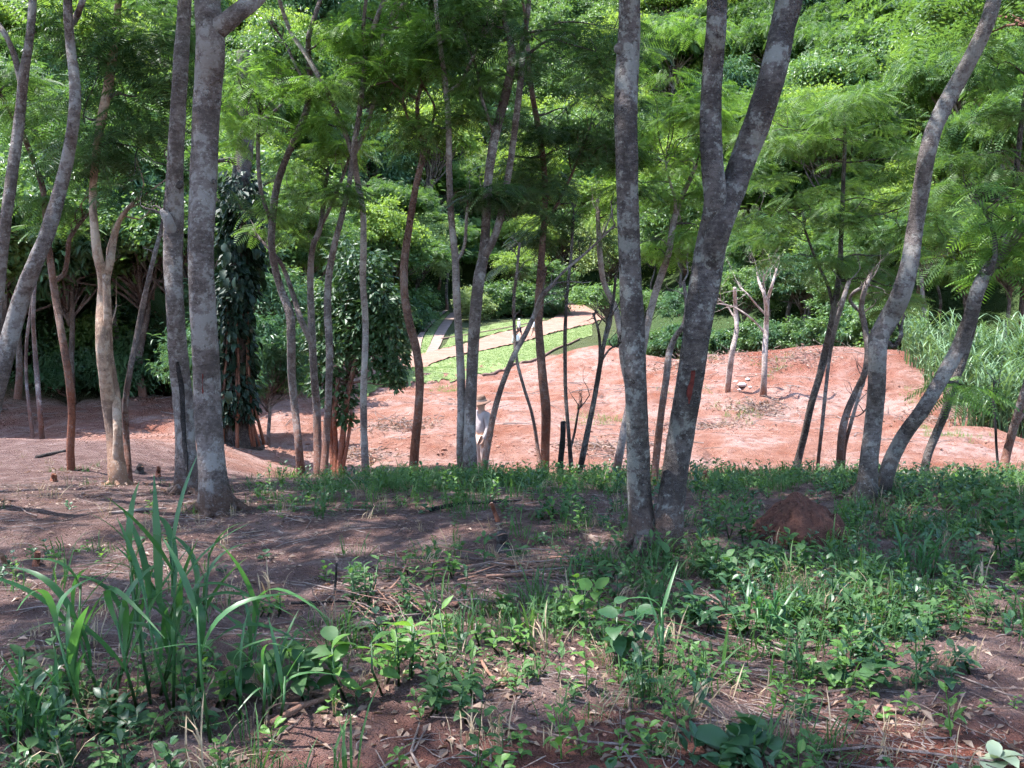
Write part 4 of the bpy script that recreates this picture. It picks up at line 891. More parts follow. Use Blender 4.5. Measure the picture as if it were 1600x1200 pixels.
# glossy dark leafy tree with several reddish stems, in front of the field
def glossy_tree():
    rng = np.random.default_rng(31); d = 21.5; b = at(524, 725, d); b[2] = float(H(b[0], b[1]))
    t = thing('glossy_leafy_tree', 'low dark glossy-leaved tree with thin reddish stems, on the red field', 'tree', b)
    for p in ([(522, 735, 7), (517, 690, 6), (516, 650, 5), (512, 590, 4)], [(524, 735, 8), (524, 690, 6), (522, 650, 6), (528, 590, 5)], [(528, 735, 8), (536, 680, 7), (543, 620, 6), (556, 560, 5)], [(532, 710, 5), (547, 665, 4), (549, 640, 3)]):
        P = trunk_path(p, d, False); P[0, 2] = min(P[0, 2], b[2] - .1); C = catmull(P, 24); g = Geo(); g.put(*tube(C[:, :3], C[:, 3] * 1.4, 8, .08, 4)); add('stem', g.mesh('stem', M['bark_red'], True, b), t)
    gl, gw = Geo(), Geo()
    for (x, y, r, dd) in [(560, 430, 40, 21.5), (590, 470, 42, 21.3), (610, 520, 34, 21.2), (560, 510, 44, 21.5), (525, 560, 38, 21.6), (585, 560, 34, 21.4), (612, 580, 22, 21.2), (520, 480, 38, 22), (500, 530, 30, 22), (530, 620, 28, 21.6), (585, 420, 30, 22), (540, 400, 32, 22.3), (625, 560, 16, 21), (500, 600, 22, 21.8), (560, 470, 60, 22.6), (620, 480, 24, 21.6), (622, 600, 10, 21.1), (540, 650, 16, 21.6)]:
        c = at(x, y, dd); rr = r * dd / F; n = int(620 * (r / 40) ** 2) + 30
        v = rng.normal(size=(n, 3)); v /= np.linalg.norm(v, axis=1)[:, None]
        P = c + v * (rng.random(n) ** .4)[:, None] * rr
        gl.put(*scatter(RHOMB[0], RHOMB[1], P, frames(np.arctan2(v[:, 1], v[:, 0]) + rng.normal(0, .6, n), rng.uniform(-1.2, .3, n), rng.normal(0, .6, n)), .17 * rng.uniform(.7, 1.3, n)))
        limb(gw, at(540, 600, d), c, .025, .008, 0, 7, 5, rng=rng)
    add('crown', gl.mesh('crown', M['glossy'], False, b), t); add('limbs', gw.mesh('limbs', M['bark_red'], True, b), t)
glossy_tree()

# ------------------------------------------------------------------ tall cane-like grass at right
def cane_clump(seed, n=46, hmax=3.0):
    rng = np.random.default_rng(seed); g = Geo()
    for k in range(n):
        h = hmax * rng.uniform(.45, 1.0); a = rng.uniform(0, 6.28); bx, by = rng.normal(0, .28, 2); lean = rng.uniform(.05, .35)
        t_ = np.linspace(0, 1, 8); reach = h * (lean * t_ + .38 * np.maximum(0, t_ - .55) ** 1.5 * 2)
        z = h * (t_ - .42 * np.maximum(0, t_ - .62) ** 1.6 * 2.3)
        w = .028 * np.clip(1.3 - t_ ** 2 * 1.25, .08, 1)
        X = bx + reach * math.cos(a); Y = by + reach * math.sin(a)
        sx, sy = -math.sin(a), math.cos(a)
        tw = rng.uniform(-.6, .6)
        V = np.stack([np.stack([X - w * sx, Y - w * sy, z], 1), np.stack([X + w * sx, Y + w * sy, z + w * tw], 1)], 1).reshape(-1, 3)
        g.put(V, np.array([(2 * q, 2 * q + 1, 2 * q + 3, 2 * q + 2) for q in range(7)]), rng.random())
        for _ in range(3):                                    # side leaves
            q = rng.integers(2, 6); a2 = rng.uniform(0, 6.28); lv, lf = grid_leaf(rng.uniform(.5, .95), .05, 4, rng.uniform(.3, .9), .05, 'grass', .06, rng.uniform(.3, 1.0))
            g.put(*scatter(lv, lf, np.array([[X[q], Y[q], z[q]]]), frames(np.array([a2]), np.array([0.2])), np.array([1.0])))
    return g.mesh('cane_grass', M['cane'])
CANE = [cane_clump(300 + k) for k in range(4)]
its = []
rngc = np.random.default_rng(8)
for row, (dA, x0, x1, y0) in enumerate([(29.5, 1565, 1700, 0), (31, 1530, 1700, 0), (33, 1500, 1700, 0), (35.5, 1465, 1680, 0), (38, 1435, 1660, 0), (41, 1420, 1640, 0)]):
    for x in np.arange(x0, x1, 30):
        c = at(x + rngc.uniform(-12, 12), 600, dA + rngc.uniform(-.7, .7)); c[2] = float(H(c[0], c[1])) - .05
        o = add('tall_grass_clump', CANE[int(rngc.integers(4))], None, c, (0, 0, rngc.uniform(0, 6.28)), rngc.uniform(.6, 1.25))
        tag(o, 'x', 'grass clump', 'tall cane grass clumps right of the field'); its.append((o, 'tall bluish cane grass clump, ' + ['front', 'second', 'third', 'fourth', 'fifth', 'back'][row] + ' row right of the field', x))
uniq(its)

# ------------------------------------------------------------------ GROUND COVER on the near bank
DENS_Y = [735, 770, 810, 870, 930, 1000, 1080, 1300]
DENS = np.array([
 [0, 0, 0, .05, .35, .8, .9, 1, 1, .9, .7, .9, .9, 1, 1, .9],
 [.04, .04, .05, .1, .5, .5, .4, .5, .6, .4, .4, .5, .2, .7, 1, 1],
 [.04, .08, .08, .08, .1, .12, .12, .15, .35, .4, .5, .55, .5, 1, 1, .8],
 [.25, .15, .15, .08, .08, .15, .3, .15, .35, .6, .9, 1, 1, 1, .9, .7],
 [.08, .12, .2, .12, .15, .25, .3, .55, .7, .7, .85, 1, 1, 1, .9, .6],
 [.15, .25, .4, .5, .4, .45, .5, .5, .5, .5, .5, .5, .65, .7, .45, .12],
 [.7, .7, .7, .5, .3, .3, .3, .2, .3, .5, .6, .5, .5, .25, .1, .08]])
def near_points(n, seed, power=1.0, floor=0.0, ymax=16.0, clump=1.0):
    rng = np.random.default_rng(seed)
    y = 2.2 + (ymax - 2.2) * rng.random(n * 6) ** 1.25; x = (rng.random(n * 6) * 2 - 1) * (y * .66 + .6)
    z = H(x, y); px, py = to_px(np.stack([x, y, z], 1))
    r = np.clip(np.searchsorted(DENS_Y, py) - 1, 0, 6); c = np.clip((px / 100).astype(int), 0, 15)
    dens = np.maximum(DENS[r, c] ** power, floor)
    dens = dens * np.clip(.55 + clump * 2.2 * vnoise(x, y, .6, seed), 0, 1.3)
    k = rng.random(n * 6) < dens
    P = np.stack([x, y, z], 1)[k]
    return P[:n], rng
def herb(seed, nleaf, L, W, stem, style='ovate'):
    rng = np.random.default_rng(seed); g = Geo()
    for k in range(nleaf):
        a = k * 2.4 + rng.normal(0, .3); zz = stem * (k + .6) / nleaf
        lv, lf = grid_leaf(L * rng.uniform(.6, 1.1) * (1 - .35 * k / nleaf), W * rng.uniform(.7, 1.1), 3, rng.uniform(.15, .6), .12, .5, .08, rng.uniform(.1, .6))
        lv = lv + [.012, 0, 0]
        g.put(*scatter(lv, lf, np.array([[0, 0, zz]]), frames(np.array([a]), np.array([rng.uniform(-.1, .5)])), np.array([1.0])))
    V, Fc = tube(catmull(np.array([(0, 0, -.02), (.01, 0, stem * .5), (0, .01, stem)]), 4), [.004, .003, .002, .0015], 4, cap=False); g.put(V, Fc, .4)
    return g.get()
def tuft(seed, n, L, W=.006, spread=.05):
    rng = np.random.default_rng(seed); g = Geo()
    lv0 = [grid_leaf(L * f, W * (1 + f * .3), 3, dr, .1, 'grass', .1, li) for f, dr, li in ((1, .5, .9), (.8, .9, .7), (.6, .3, 1.0), (1.1, 1.1, 1.0))]
    for k in range(n):
        lv, lf = lv0[k % 4]
        g.put(*scatter(lv, lf, np.array([[*rng.normal(0, spread, 2), -.01]]), frames(np.array([rng.uniform(0, 6.28)]), np.array([rng.uniform(.2, 1.1)])), np.array([rng.uniform(.6, 1.15)])))
    return g.get()
HERBS = [herb(1, 7, .075, .040, .07), herb(2, 9, .085, .036, .12), herb(3, 6, .06, .045, .04), herb(4, 11, .09, .030, .20), herb(5, 8, .05, .03, .10)]
TUFTS = [tuft(11, 11, .20), tuft(12, 14, .16), tuft(13, 9, .30, .008, .03)]
def cover(name, label, cat, tmpls, n, seed, mat, size, power=1.0, floor=0.0, ymax=16.0, clump=1.0):
    P, rng = near_points(n, seed, power, floor, ymax, clump); g = Geo()
    which = rng.integers(0, len(tmpls), len(P))
    for k, (tv, tf, _) in enumerate(tmpls):
        Q = P[which == k]; m_ = len(Q)
        if not m_: continue
        Rm = frames(rng.uniform(0, 6.28, m_), rng.normal(0, .12, m_), rng.normal(0, .12, m_))
        V, Fc, r = scatter(tv, tf, Q, Rm, rng.uniform(*size, m_) * (1 + .03 * Q[:, 1]), rng.random(m_) * .7 + .15)
        g.put(V, Fc, np.clip(r + np.random.default_rng(seed).normal(0, .12, len(r)), 0, 1))
    o = add(name, g.mesh(name, M[mat])); tag(o, label, cat, kind='stuff'); return o
cover('weed_cover', 'low leafy weeds covering the near bank', 'weeds', HERBS, 2100, 51, 'weed', (.5, 1.1), 2.2)
cover('weed_cover', 'dark low weeds among the leaf litter', 'weeds', HERBS, 1300, 52, 'weed_dark', (.5, 1.2), 1.9)
cover('weed_cover', 'bright fresh weeds scattered on the near bank', 'weeds', HERBS, 450, 53, 'weed_bright', (.5, 1.0), 1.0)
cover('grass_cover', 'thin green grass tufts on the near bank', 'grass', TUFTS, 1900, 54, 'weed', (.5, 1.0), 1.7)
cover('dry_grass_cover', 'dry straw-coloured grass on the near bank', 'dry grass', TUFTS, 650, 55, 'dry_grass', (.35, .8), .3, .12)

# crest fringe: taller soft grass and weeds along the edge of the bank
def fringe():
    rng = np.random.default_rng(61); n = 950
    x = rng.uniform(-4.6, 9.8, n); y = rng.uniform(9.3, 15.5, n); k = rng.random(n) < np.clip(.38 + 3.2 * vnoise(x, y, 1.0, 62), 0, 1) * sstep(-4.6, -2.2, x)
    x, y = x[k], y[k]; P = np.stack([x, y, H(x, y)], 1); g = Geo(); g2 = Geo()
    w = rng.random(len(P))
    for T, lo, hi, gg in ((TUFTS[2], 0, .35, g), (TUFTS[0], .35, .6, g), (HERBS[3], .6, .85, g2), (HERBS[1], .85, 1.01, g2)):
        Q = P[(w >= lo) & (w < hi)]; m_ = len(Q)
        gg.put(*scatter(T[0], T[1], Q, frames(rng.uniform(0, 6.28, m_), rng.normal(0, .1, m_)), rng.uniform(.4, .95, m_)))
    tag(add('grass_cover', g.mesh('grass_cover', M['weed'])), 'soft grass fringe along the edge of the near bank', 'grass', kind='stuff')
    tag(add('weed_cover', g2.mesh('weed_cover', M['weed'])), 'leafy weeds fringing the edge of the near bank', 'weeds', kind='stuff')
fringe()

# litter: twigs and dead leaves
def litter():
    rng = np.random.default_rng(71); g = Geo()
    for n, L, r, ymax in ((6500, (.06, .3), .0024, 13), (800, (.3, .9), .0045, 12)):
        y = 2.2 + (ymax - 2.2) * rng.random(n) ** 1.3; x = (rng.random(n) * 2 - 1) * (y * .66 + .5)
        k = rng.random(n) < np.clip(.5 + 2.2 * vnoise(x, y, .9, 72), .08, 1); x, y = x[k], y[k]; n = len(x)
        Ls = rng.uniform(*L, n); a = rng.uniform(0, math.pi, n)
        tv, tf = tube(catmull(np.array([(-.5, 0, 0), (-.15, .05, .02), (.2, -.04, .0), (.5, .03, .03)]), 5), np.linspace(1, .45, 5), 4, cap=True)
        tv = tv.copy()
        cx = tv[:, 0].copy()
        # radius is baked separately: scale x by the length, y and z by thickness
        ctr = catmull(np.array([(-.5, 0, 0), (-.15, .05, .02), (.2, -.04, .0), (.5, .03, .03)]), 5)
        rad = rng.uniform(.6, 1.6, n) * r
        z = H(x, y) + rad * .6 + .004
        dz = (H(x + np.cos(a) * Ls / 2, y + np.sin(a) * Ls / 2) - H(x - np.cos(a) * Ls / 2, y - np.sin(a) * Ls / 2)) / Ls
        Rm = frames(a, np.arctan(dz) + rng.normal(0, .05, n))
        # two-step: bent centreline scaled by length, cross-section by radius
        ring = 4; idx = np.r_[np.repeat(np.arange(5), ring), np.zeros(ring, int), np.full(ring, 4)]
        cl = ctr[idx]; xs = tv - cl
        V = np.einsum('nij,nkj->nki', Rm, cl[None] * Ls[:, None, None] * np.array([1, 1, .5]) + xs[None] * rad[:, None, None]) + np.stack([x, y, z], 1)[:, None]
        g.put(V.reshape(-1, 3), (tf[None] + (np.arange(n) * len(tv))[:, None, None]).reshape(-1, 4), np.repeat(rng.random(n), len(tv)))
    tag(add('twig_litter', g.mesh('twig_litter', M['twig'])), 'dry twigs strewn over the near bank', 'twigs', kind='stuff')
    g = Geo(); n = 9000
    y = 2.2 + 11 * rng.random(n) ** 1.3; x = (rng.random(n) * 2 - 1) * (y * .66 + .5)
    k = rng.random(n) < np.clip(.5 + 2.5 * vnoise(x, y, .8, 74), .05, 1); x, y = x[k], y[k]; n = len(x)
    lv, lf = grid_leaf(.075, .035, 2, .25, .3)
    g.put(*scatter(lv, lf, np.stack([x, y, H(x, y) + .008], 1), frames(rng.uniform(0, 6.28, n), rng.normal(0, .25, n), rng.normal(0, .5, n)), rng.uniform(.3, 1.0, n)))
    tag(add('leaf_litter', g.mesh('leaf_litter', M['dry_leaf'])), 'curled dead leaves strewn over the near bank', 'dead leaves', kind='stuff')
litter()

# clods and pebbles on the red field
def clod_mesh(seed, mat, sq=.65):
    rng = np.random.default_rng(seed); n = 7; a = np.linspace(0, 1, n)
    C = np.stack([0 * a, 0 * a, (a - .35) * sq * 1.6], 1); r = np.sin(np.pi * np.clip(a * .9 + .06, 0, 1)) ** .6
    V, Fc = tube(C, r, 9, .35, seed); return mesh_np('clod', V, Fc, M[mat], None, True)
def clods():
    rng = np.random.default_rng(81); base = [clod_mesh(800 + k, 'clod') for k in range(3)]
    g = Geo(); n = 9000; y = 22 + 34 * rng.random(n) ** 1.4; x = (rng.random(n) * 2 - 1) * (y * .6); k = rng.random(n) < np.clip(.35 + 2.4 * vnoise(x, y, 2.4, 82), .03, 1); x, y = x[k], y[k]
    for q in range(3):
        me = base[q]; V = np.empty(len(me.vertices) * 3); me.vertices.foreach_get("co", V); V = V.reshape(-1, 3)
        Fc = np.array([list(p.vertices) for p in me.polygons]); s_ = slice(q, None, 3); m_ = len(x[s_])
        g.put(*scatter(V, Fc, np.stack([x[s_], y[s_], H(x[s_], y[s_])], 1), frames(rng.uniform(0, 6.28, m_), rng.normal(0, .3, m_)), rng.uniform(.012, .05, m_) * np.where(rng.random(m_) < .04, 2.0, 1)))
    tag(add('soil_clods', g.mesh('soil_clods', M['clod'], True)), 'loose red clods scattered over the excavated field', 'clods', kind='stuff')
    g = Geo(); n = 1500; y = 23 + 30 * rng.random(n); x = (rng.random(n) * 2 - 1) * (y * .6); k = rng.random(n) < np.clip(.3 + 2.6 * vnoise(x, y, 3, 84), .02, 1); x, y = x[k], y[k]; n = len(x)
    tv, tf = tube(np.array([(-.5, 0, 0), (0, .06, .03), (.5, 0, 0)]), [.016, .014, .008], 4)
    g.put(*scatter(tv, tf, np.stack([x, y, H(x, y) + .015], 1), frames(rng.uniform(0, 6.28, n), rng.normal(0, .08, n)), rng.uniform(.3, 1.3, n)))
    tag(add('twig_litter', g.mesh('twig_litter', M['twig'])), 'broken sticks scattered over the red field', 'twigs', kind='stuff')
    g = Geo(); n = 500; cs = [(930, 655, 22), (860, 770, 0), (1075, 612, 24), (1440, 620, 26), (1090, 560, 30), (640, 580, 40), (700, 610, 40), (1150, 650, 30), (1210, 600, 40), (1480, 680, 24)]
    for (px, py, dm) in cs:
        if not dm: continue
        c = gp(px, py, dm); m_ = 40; x = c[0] + rng.normal(0, .5, m_); y = c[1] + rng.normal(0, .7, m_)
        T = TUFTS[0]; g.put(*scatter(T[0], T[1], np.stack([x, y, H(x, y)], 1), frames(rng.uniform(0, 6.28, m_), rng.normal(0, .1, m_)), rng.uniform(.8, 1.6, m_)))
    tag(add('grass_cover', g.mesh('grass_cover', M['weed_bright'])), 'small green grass patches sprouting on the red field', 'grass', kind='stuff')
clods()
def crumbs():
    rng = np.random.default_rng(86); g = Geo(); n = 9000; y = 2.2 + 10 * rng.random(n) ** 1.3; x = (rng.random(n) * 2 - 1) * (y * .66 + .4)
    k = rng.random(n) < np.clip(.45 + 2.4 * vnoise(x, y, .7, 87), .05, 1); x, y = x[k], y[k]; n = len(x)
    V = np.array([(1, 0, 0), (0, 1, 0), (-1, 0, 0), (0, -1, 0), (.1, .1, .8), (0, 0, -.6)]) * [1, .8, .8]
    Fc = np.array([(0, 1, 4), (1, 2, 4), (2, 3, 4), (3, 0, 4), (1, 0, 5), (2, 1, 5), (3, 2, 5), (0, 3, 5)])
    v_, f_, r_ = scatter(V, Fc, np.stack([x, y, H(x, y) + .002], 1), frames(rng.uniform(0, 6.28, n), rng.normal(0, .4, n)), rng.uniform(.003, .012, n) * np.where(rng.random(n) < .06, 2, 1))
    tag(add('soil_crumbs', mesh_np('soil_crumbs', v_, f_, M['crumb'])), 'small crumbs of brown soil on the near bank', 'soil crumbs', kind='stuff')
crumbs()
def base_litter():
    rng = np.random.default_rng(88); g = Geo(); gt = Geo(); lv, lf = grid_leaf(.08, .038, 2, .25, .3)
    for key in ('t1', 't2', 't3', 't4', 't5', 't20', 't28', 't29', 't21', 't7', 't9'):
        b = TREES[key][1]; n = 110; rr = .12 + np.abs(rng.normal(0, .3, n)); a = rng.uniform(0, 6.28, n); x = b[0] + rr * np.cos(a); y = b[1] + rr * np.sin(a)
        g.put(*scatter(lv, lf, np.stack([x, y, H(x, y) + .012], 1), frames(rng.uniform(0, 6.28, n), rng.normal(0, .35, n), rng.normal(0, .5, n)), rng.uniform(.4, 1.1, n)))
        m_ = 7; T = TUFTS[1]; rr = .14 + np.abs(rng.normal(0, .2, m_)); a = rng.uniform(0, 6.28, m_); x = b[0] + rr * np.cos(a); y = b[1] + rr * np.sin(a)
        gt.put(*scatter(T[0], T[1], np.stack([x, y, H(x, y)], 1), frames(rng.uniform(0, 6.28, m_), rng.normal(0, .1, m_)), rng.uniform(.5, 1.1, m_)))
    tag(add('leaf_litter', g.mesh('leaf_litter', M['dry_leaf'])), 'dead leaves gathered round the feet of the near trunks', 'dead leaves', kind='stuff')
    tag(add('grass_cover', gt.mesh('grass_cover', M['weed'])), 'grass tufts at the feet of the near trunks', 'grass', kind='stuff')
base_litter()
# lawn blades
def lawn_blades():
    rng = np.random.default_rng(91); g = Geo()
    for P, n in ((lawnP, 5200), (lawn2P, 1600), (lawn3P, 500)):
        na, nb, _ = P.shape; i = rng.random(n) * (na - 1.001); j = rng.random(n) * (nb - 1.001); i0 = i.astype(int); j0 = j.astype(int)
        q = P[i0, j0] + (P[i0 + 1, j0] - P[i0, j0]) * (i - i0)[:, None] + (P[i0, j0 + 1] - P[i0, j0]) * (j - j0)[:, None]
        T = tuft(15, 5, .13, .03, .08); g.put(*scatter(T[0], T[1], q, frames(rng.uniform(0, 6.28, n), rng.normal(0, .1, n)), rng.uniform(.4, .8, n)))
    tag(add('lawn_grass', g.mesh('lawn_grass', M['lawn_blade'])), 'short grass blades of the mown lawn', 'grass', kind='stuff')
lawn_blades()

# ------------------------------------------------------------------ HERO PLANTS (each leaf a part)
from mathutils import Matrix
def euler_of(az, pit, roll=0.0):
    return Matrix(frames(np.array([az]), np.array([pit]), np.array([roll]))[0].tolist()).to_euler()
def leafset(tag_, mat, specs):
    out = []
    for k, a in enumerate(specs):
        lv, lf = grid_leaf(*a); out.append(mesh_np(tag_, lv, lf, M[mat], np.full(len(lv), (k * .37) % 1), True))
    return out
GL = leafset('leaf', 'grass_big', [(1, .064, 9, dr, .10, 'grass', .05, li) for dr, li in ((.45, .3), (.9, .6), (1.3, .8), (1.8, 1.1), (.2, .1))])
stem_me = (lambda VF: mesh_np('stem', VF[0], VF[1], M['grass_big'], np.full(len(VF[0]), .6), True))(tube(np.array([(0, 0, 0), (.01, 0, .5), (0, 0, 1)]), [.007, .006, .004], 6))
def grass_clump(label, base_px, stems, seed, leafscale=1.0, name='broad_grass_clump'):
    """stems: (dx, dy, height, lean_az, lean, n_leaves)"""
    rng = np.random.default_rng(seed); b = gp(*base_px); t = thing(name, label, 'grass clump', b)
    for (dx, dy, h, la, ln, nlv) in stems:
        o = np.array([dx, dy, float(H(b[0] + dx, b[1] + dy)) - b[2] - .01])
        tip = o + h * np.array([math.cos(la) * math.sin(ln), math.sin(la) * math.sin(ln), math.cos(ln)])
        add('stem', stem_me, t, o, (0, ln, la), (1, 1, h))
        for k in range(nlv):
            f = .30 + .72 * (k + .5) / nlv; a = la + (k % 2) * math.pi + rng.normal(0, .7)
            pit = rng.uniform(.8, 1.35) + .15 * f * rng.random()
            add('leaf', GL[int(rng.integers(5))], t, o + (tip - o) * min(f, 1), euler_of(a, pit, rng.normal(0, .3)), np.array([1, 1.0, 1]) * leafscale * rng.uniform(.45, .85) * (1.1 - .3 * abs(f - .6)))
    return t, b
rngh = np.random.default_rng(3)
st = [(rngh.normal(0, .17) - .02, rngh.normal(0, .14), rngh.uniform(.22, .62), rngh.uniform(0, 6.28), rngh.uniform(.03, .3), int(rngh.integers(3, 6))) for _ in range(9)]
st += [(.05, 0, .72, 1.2, .05, 5), (.12, .05, .66, .3, .12, 5), (-.05, .02, .64, 2.8, .12, 5), (-.24, .0, .45, 3.1, .25, 4), (.3, .05, .42, 0, .25, 4)]
gc, gb_ = grass_clump('tall broad-bladed grass clump in the left foreground', (252, 1105), st, 5, .62)
# the tall leading blades that stand out against the soil
for (az, pit, L, k, dx, z0) in ((1.9, 1.50, .55, 4, .02, .45), (2.4, 1.25, .50, 0, -.02, .42), (.35, 1.0, .52, 0, .06, .40), (.15, .55, .45, 2, .1, .40), (2.9, .9, .5, 1, -.12, .32), (3.1, .45, .55, 1, -.18, .22), (0.1, .75, .55, 2, .12, .3), (0, .35, .5, 1, .2, .25)):
    add('leaf', GL[k], gc, (dx, -.02, z0), euler_of(az, pit, 0.1), L)
grass_clump('single slender grass shoot with long arching blades before the big forked tree', (1030, 1062), [(0, 0, .34, 1, .04, 3), (.01, .02, .30, 1, .05, 2)], 8, .5, 'grass_shoot')
grass_clump('bushy grass clump among the weeds right of the big forked tree', (1205, 990), [(rngh.normal(0, .05), rngh.normal(0, .05), rngh.uniform(.08, .16), rngh.uniform(0, 6.28), .3, 4) for _ in range(8)], 9, .36)
grass_clump('grass clump with arching blades right of the soil mound', (1440, 905), [(rngh.normal(0, .06), rngh.normal(0, .06), rngh.uniform(.1, .2), rngh.uniform(0, 6.28), .3, 4) for _ in range(7)], 10, .45)
grass_clump('thin grass clump just right of the tall foreground clump', (410, 1120), [(rngh.normal(0, .06), rngh.normal(0, .05), rngh.uniform(.12, .3), rngh.uniform(0, 6.28), .2, 3) for _ in range(6)], 12, .36)
grass_clump('low dark grass clump at the bottom left corner', (60, 1175), [(rngh.normal(0, .08), rngh.normal(0, .05), rngh.uniform(.1, .22), rngh.uniform(0, 6.28), .35, 4) for _ in range(9)], 13, .36)
bl = leafset('grass_blade', 'weed_bright', [(1, .075, 6, .05, .12, 'grass', .05, 0)])
for (x, y, h, lab) in ((1128, 1062, .27, 'upright bright grass blade right of the slender shoot'), (1203, 1068, .15, 'short broad bright grass blade right of the other blade')):
    b = gp(x, y); o = add('grass_sprout', bl[0], None, b, euler_of(.9, 1.42, 0), h); tag(o, lab, 'grass blade')

WL = {m: leafset('leaf', m, [(1, .46, 4, .25, .14, .5, .06, .2), (1, .55, 4, .5, .10, .5, .06, .3), (1, .38, 4, .15, .16, .5, .06, .1)]) for m in ('weed', 'weed_bright', 'weed_dark')}
WLh = {m: leafset('leaf', m, [(1, .75, 4, .3, .10, 'heart', .06, .1), (1, .65, 4, .45, .12, 'heart', .06, .2)]) for m in ('weed', 'weed_bright', 'weed_dark', 'pale_cut')}
wstem = (lambda VF: mesh_np('stem', VF[0], VF[1], M['weed_dark'], np.full(len(VF[0]), .6), True))(tube(np.array([(0, 0, -.05), (.02, 0, .5), (0, .01, 1)]), [.006, .005, .003], 5))
def leafy(label, px, py, h, nl, L, mat='weed', seed=0, shape='ov', stems=1, spread=.08, name='leafy_weed', cat='weed', group=None):
    rng = np.random.default_rng(seed + 900); b = gp(px, py); t = thing(name, label, cat, b, group)
    S = (WLh if shape == 'heart' else WL)[mat]
    for s in range(stems):
        o = np.array([rng.normal(0, spread), rng.normal(0, spread), 0]) if stems > 1 else np.zeros(3)
        o[2] = float(H(b[0] + o[0], b[1] + o[1])) - b[2]
        hh = h * rng.uniform(.65, 1.1); az = rng.uniform(0, 6.28); ln = rng.uniform(.02, .3)
        top = o + hh * np.array([math.cos(az) * math.sin(ln), math.sin(az) * math.sin(ln), math.cos(ln)])
        add('stem', wstem, t, o, (0, ln, az), (1, 1, hh))
        for k in range(nl):
            f = .25 + .78 * (k + .5) / nl; a = az + k * 2.5 + rng.normal(0, .3)
            add('leaf', S[int(rng.integers(len(S)))], t, o + (top - o) * min(f, 1), euler_of(a, rng.uniform(-.25, .55) + .35 * (f > .9), rng.normal(0, .25)), L * rng.uniform(.65, 1.15))
    return t
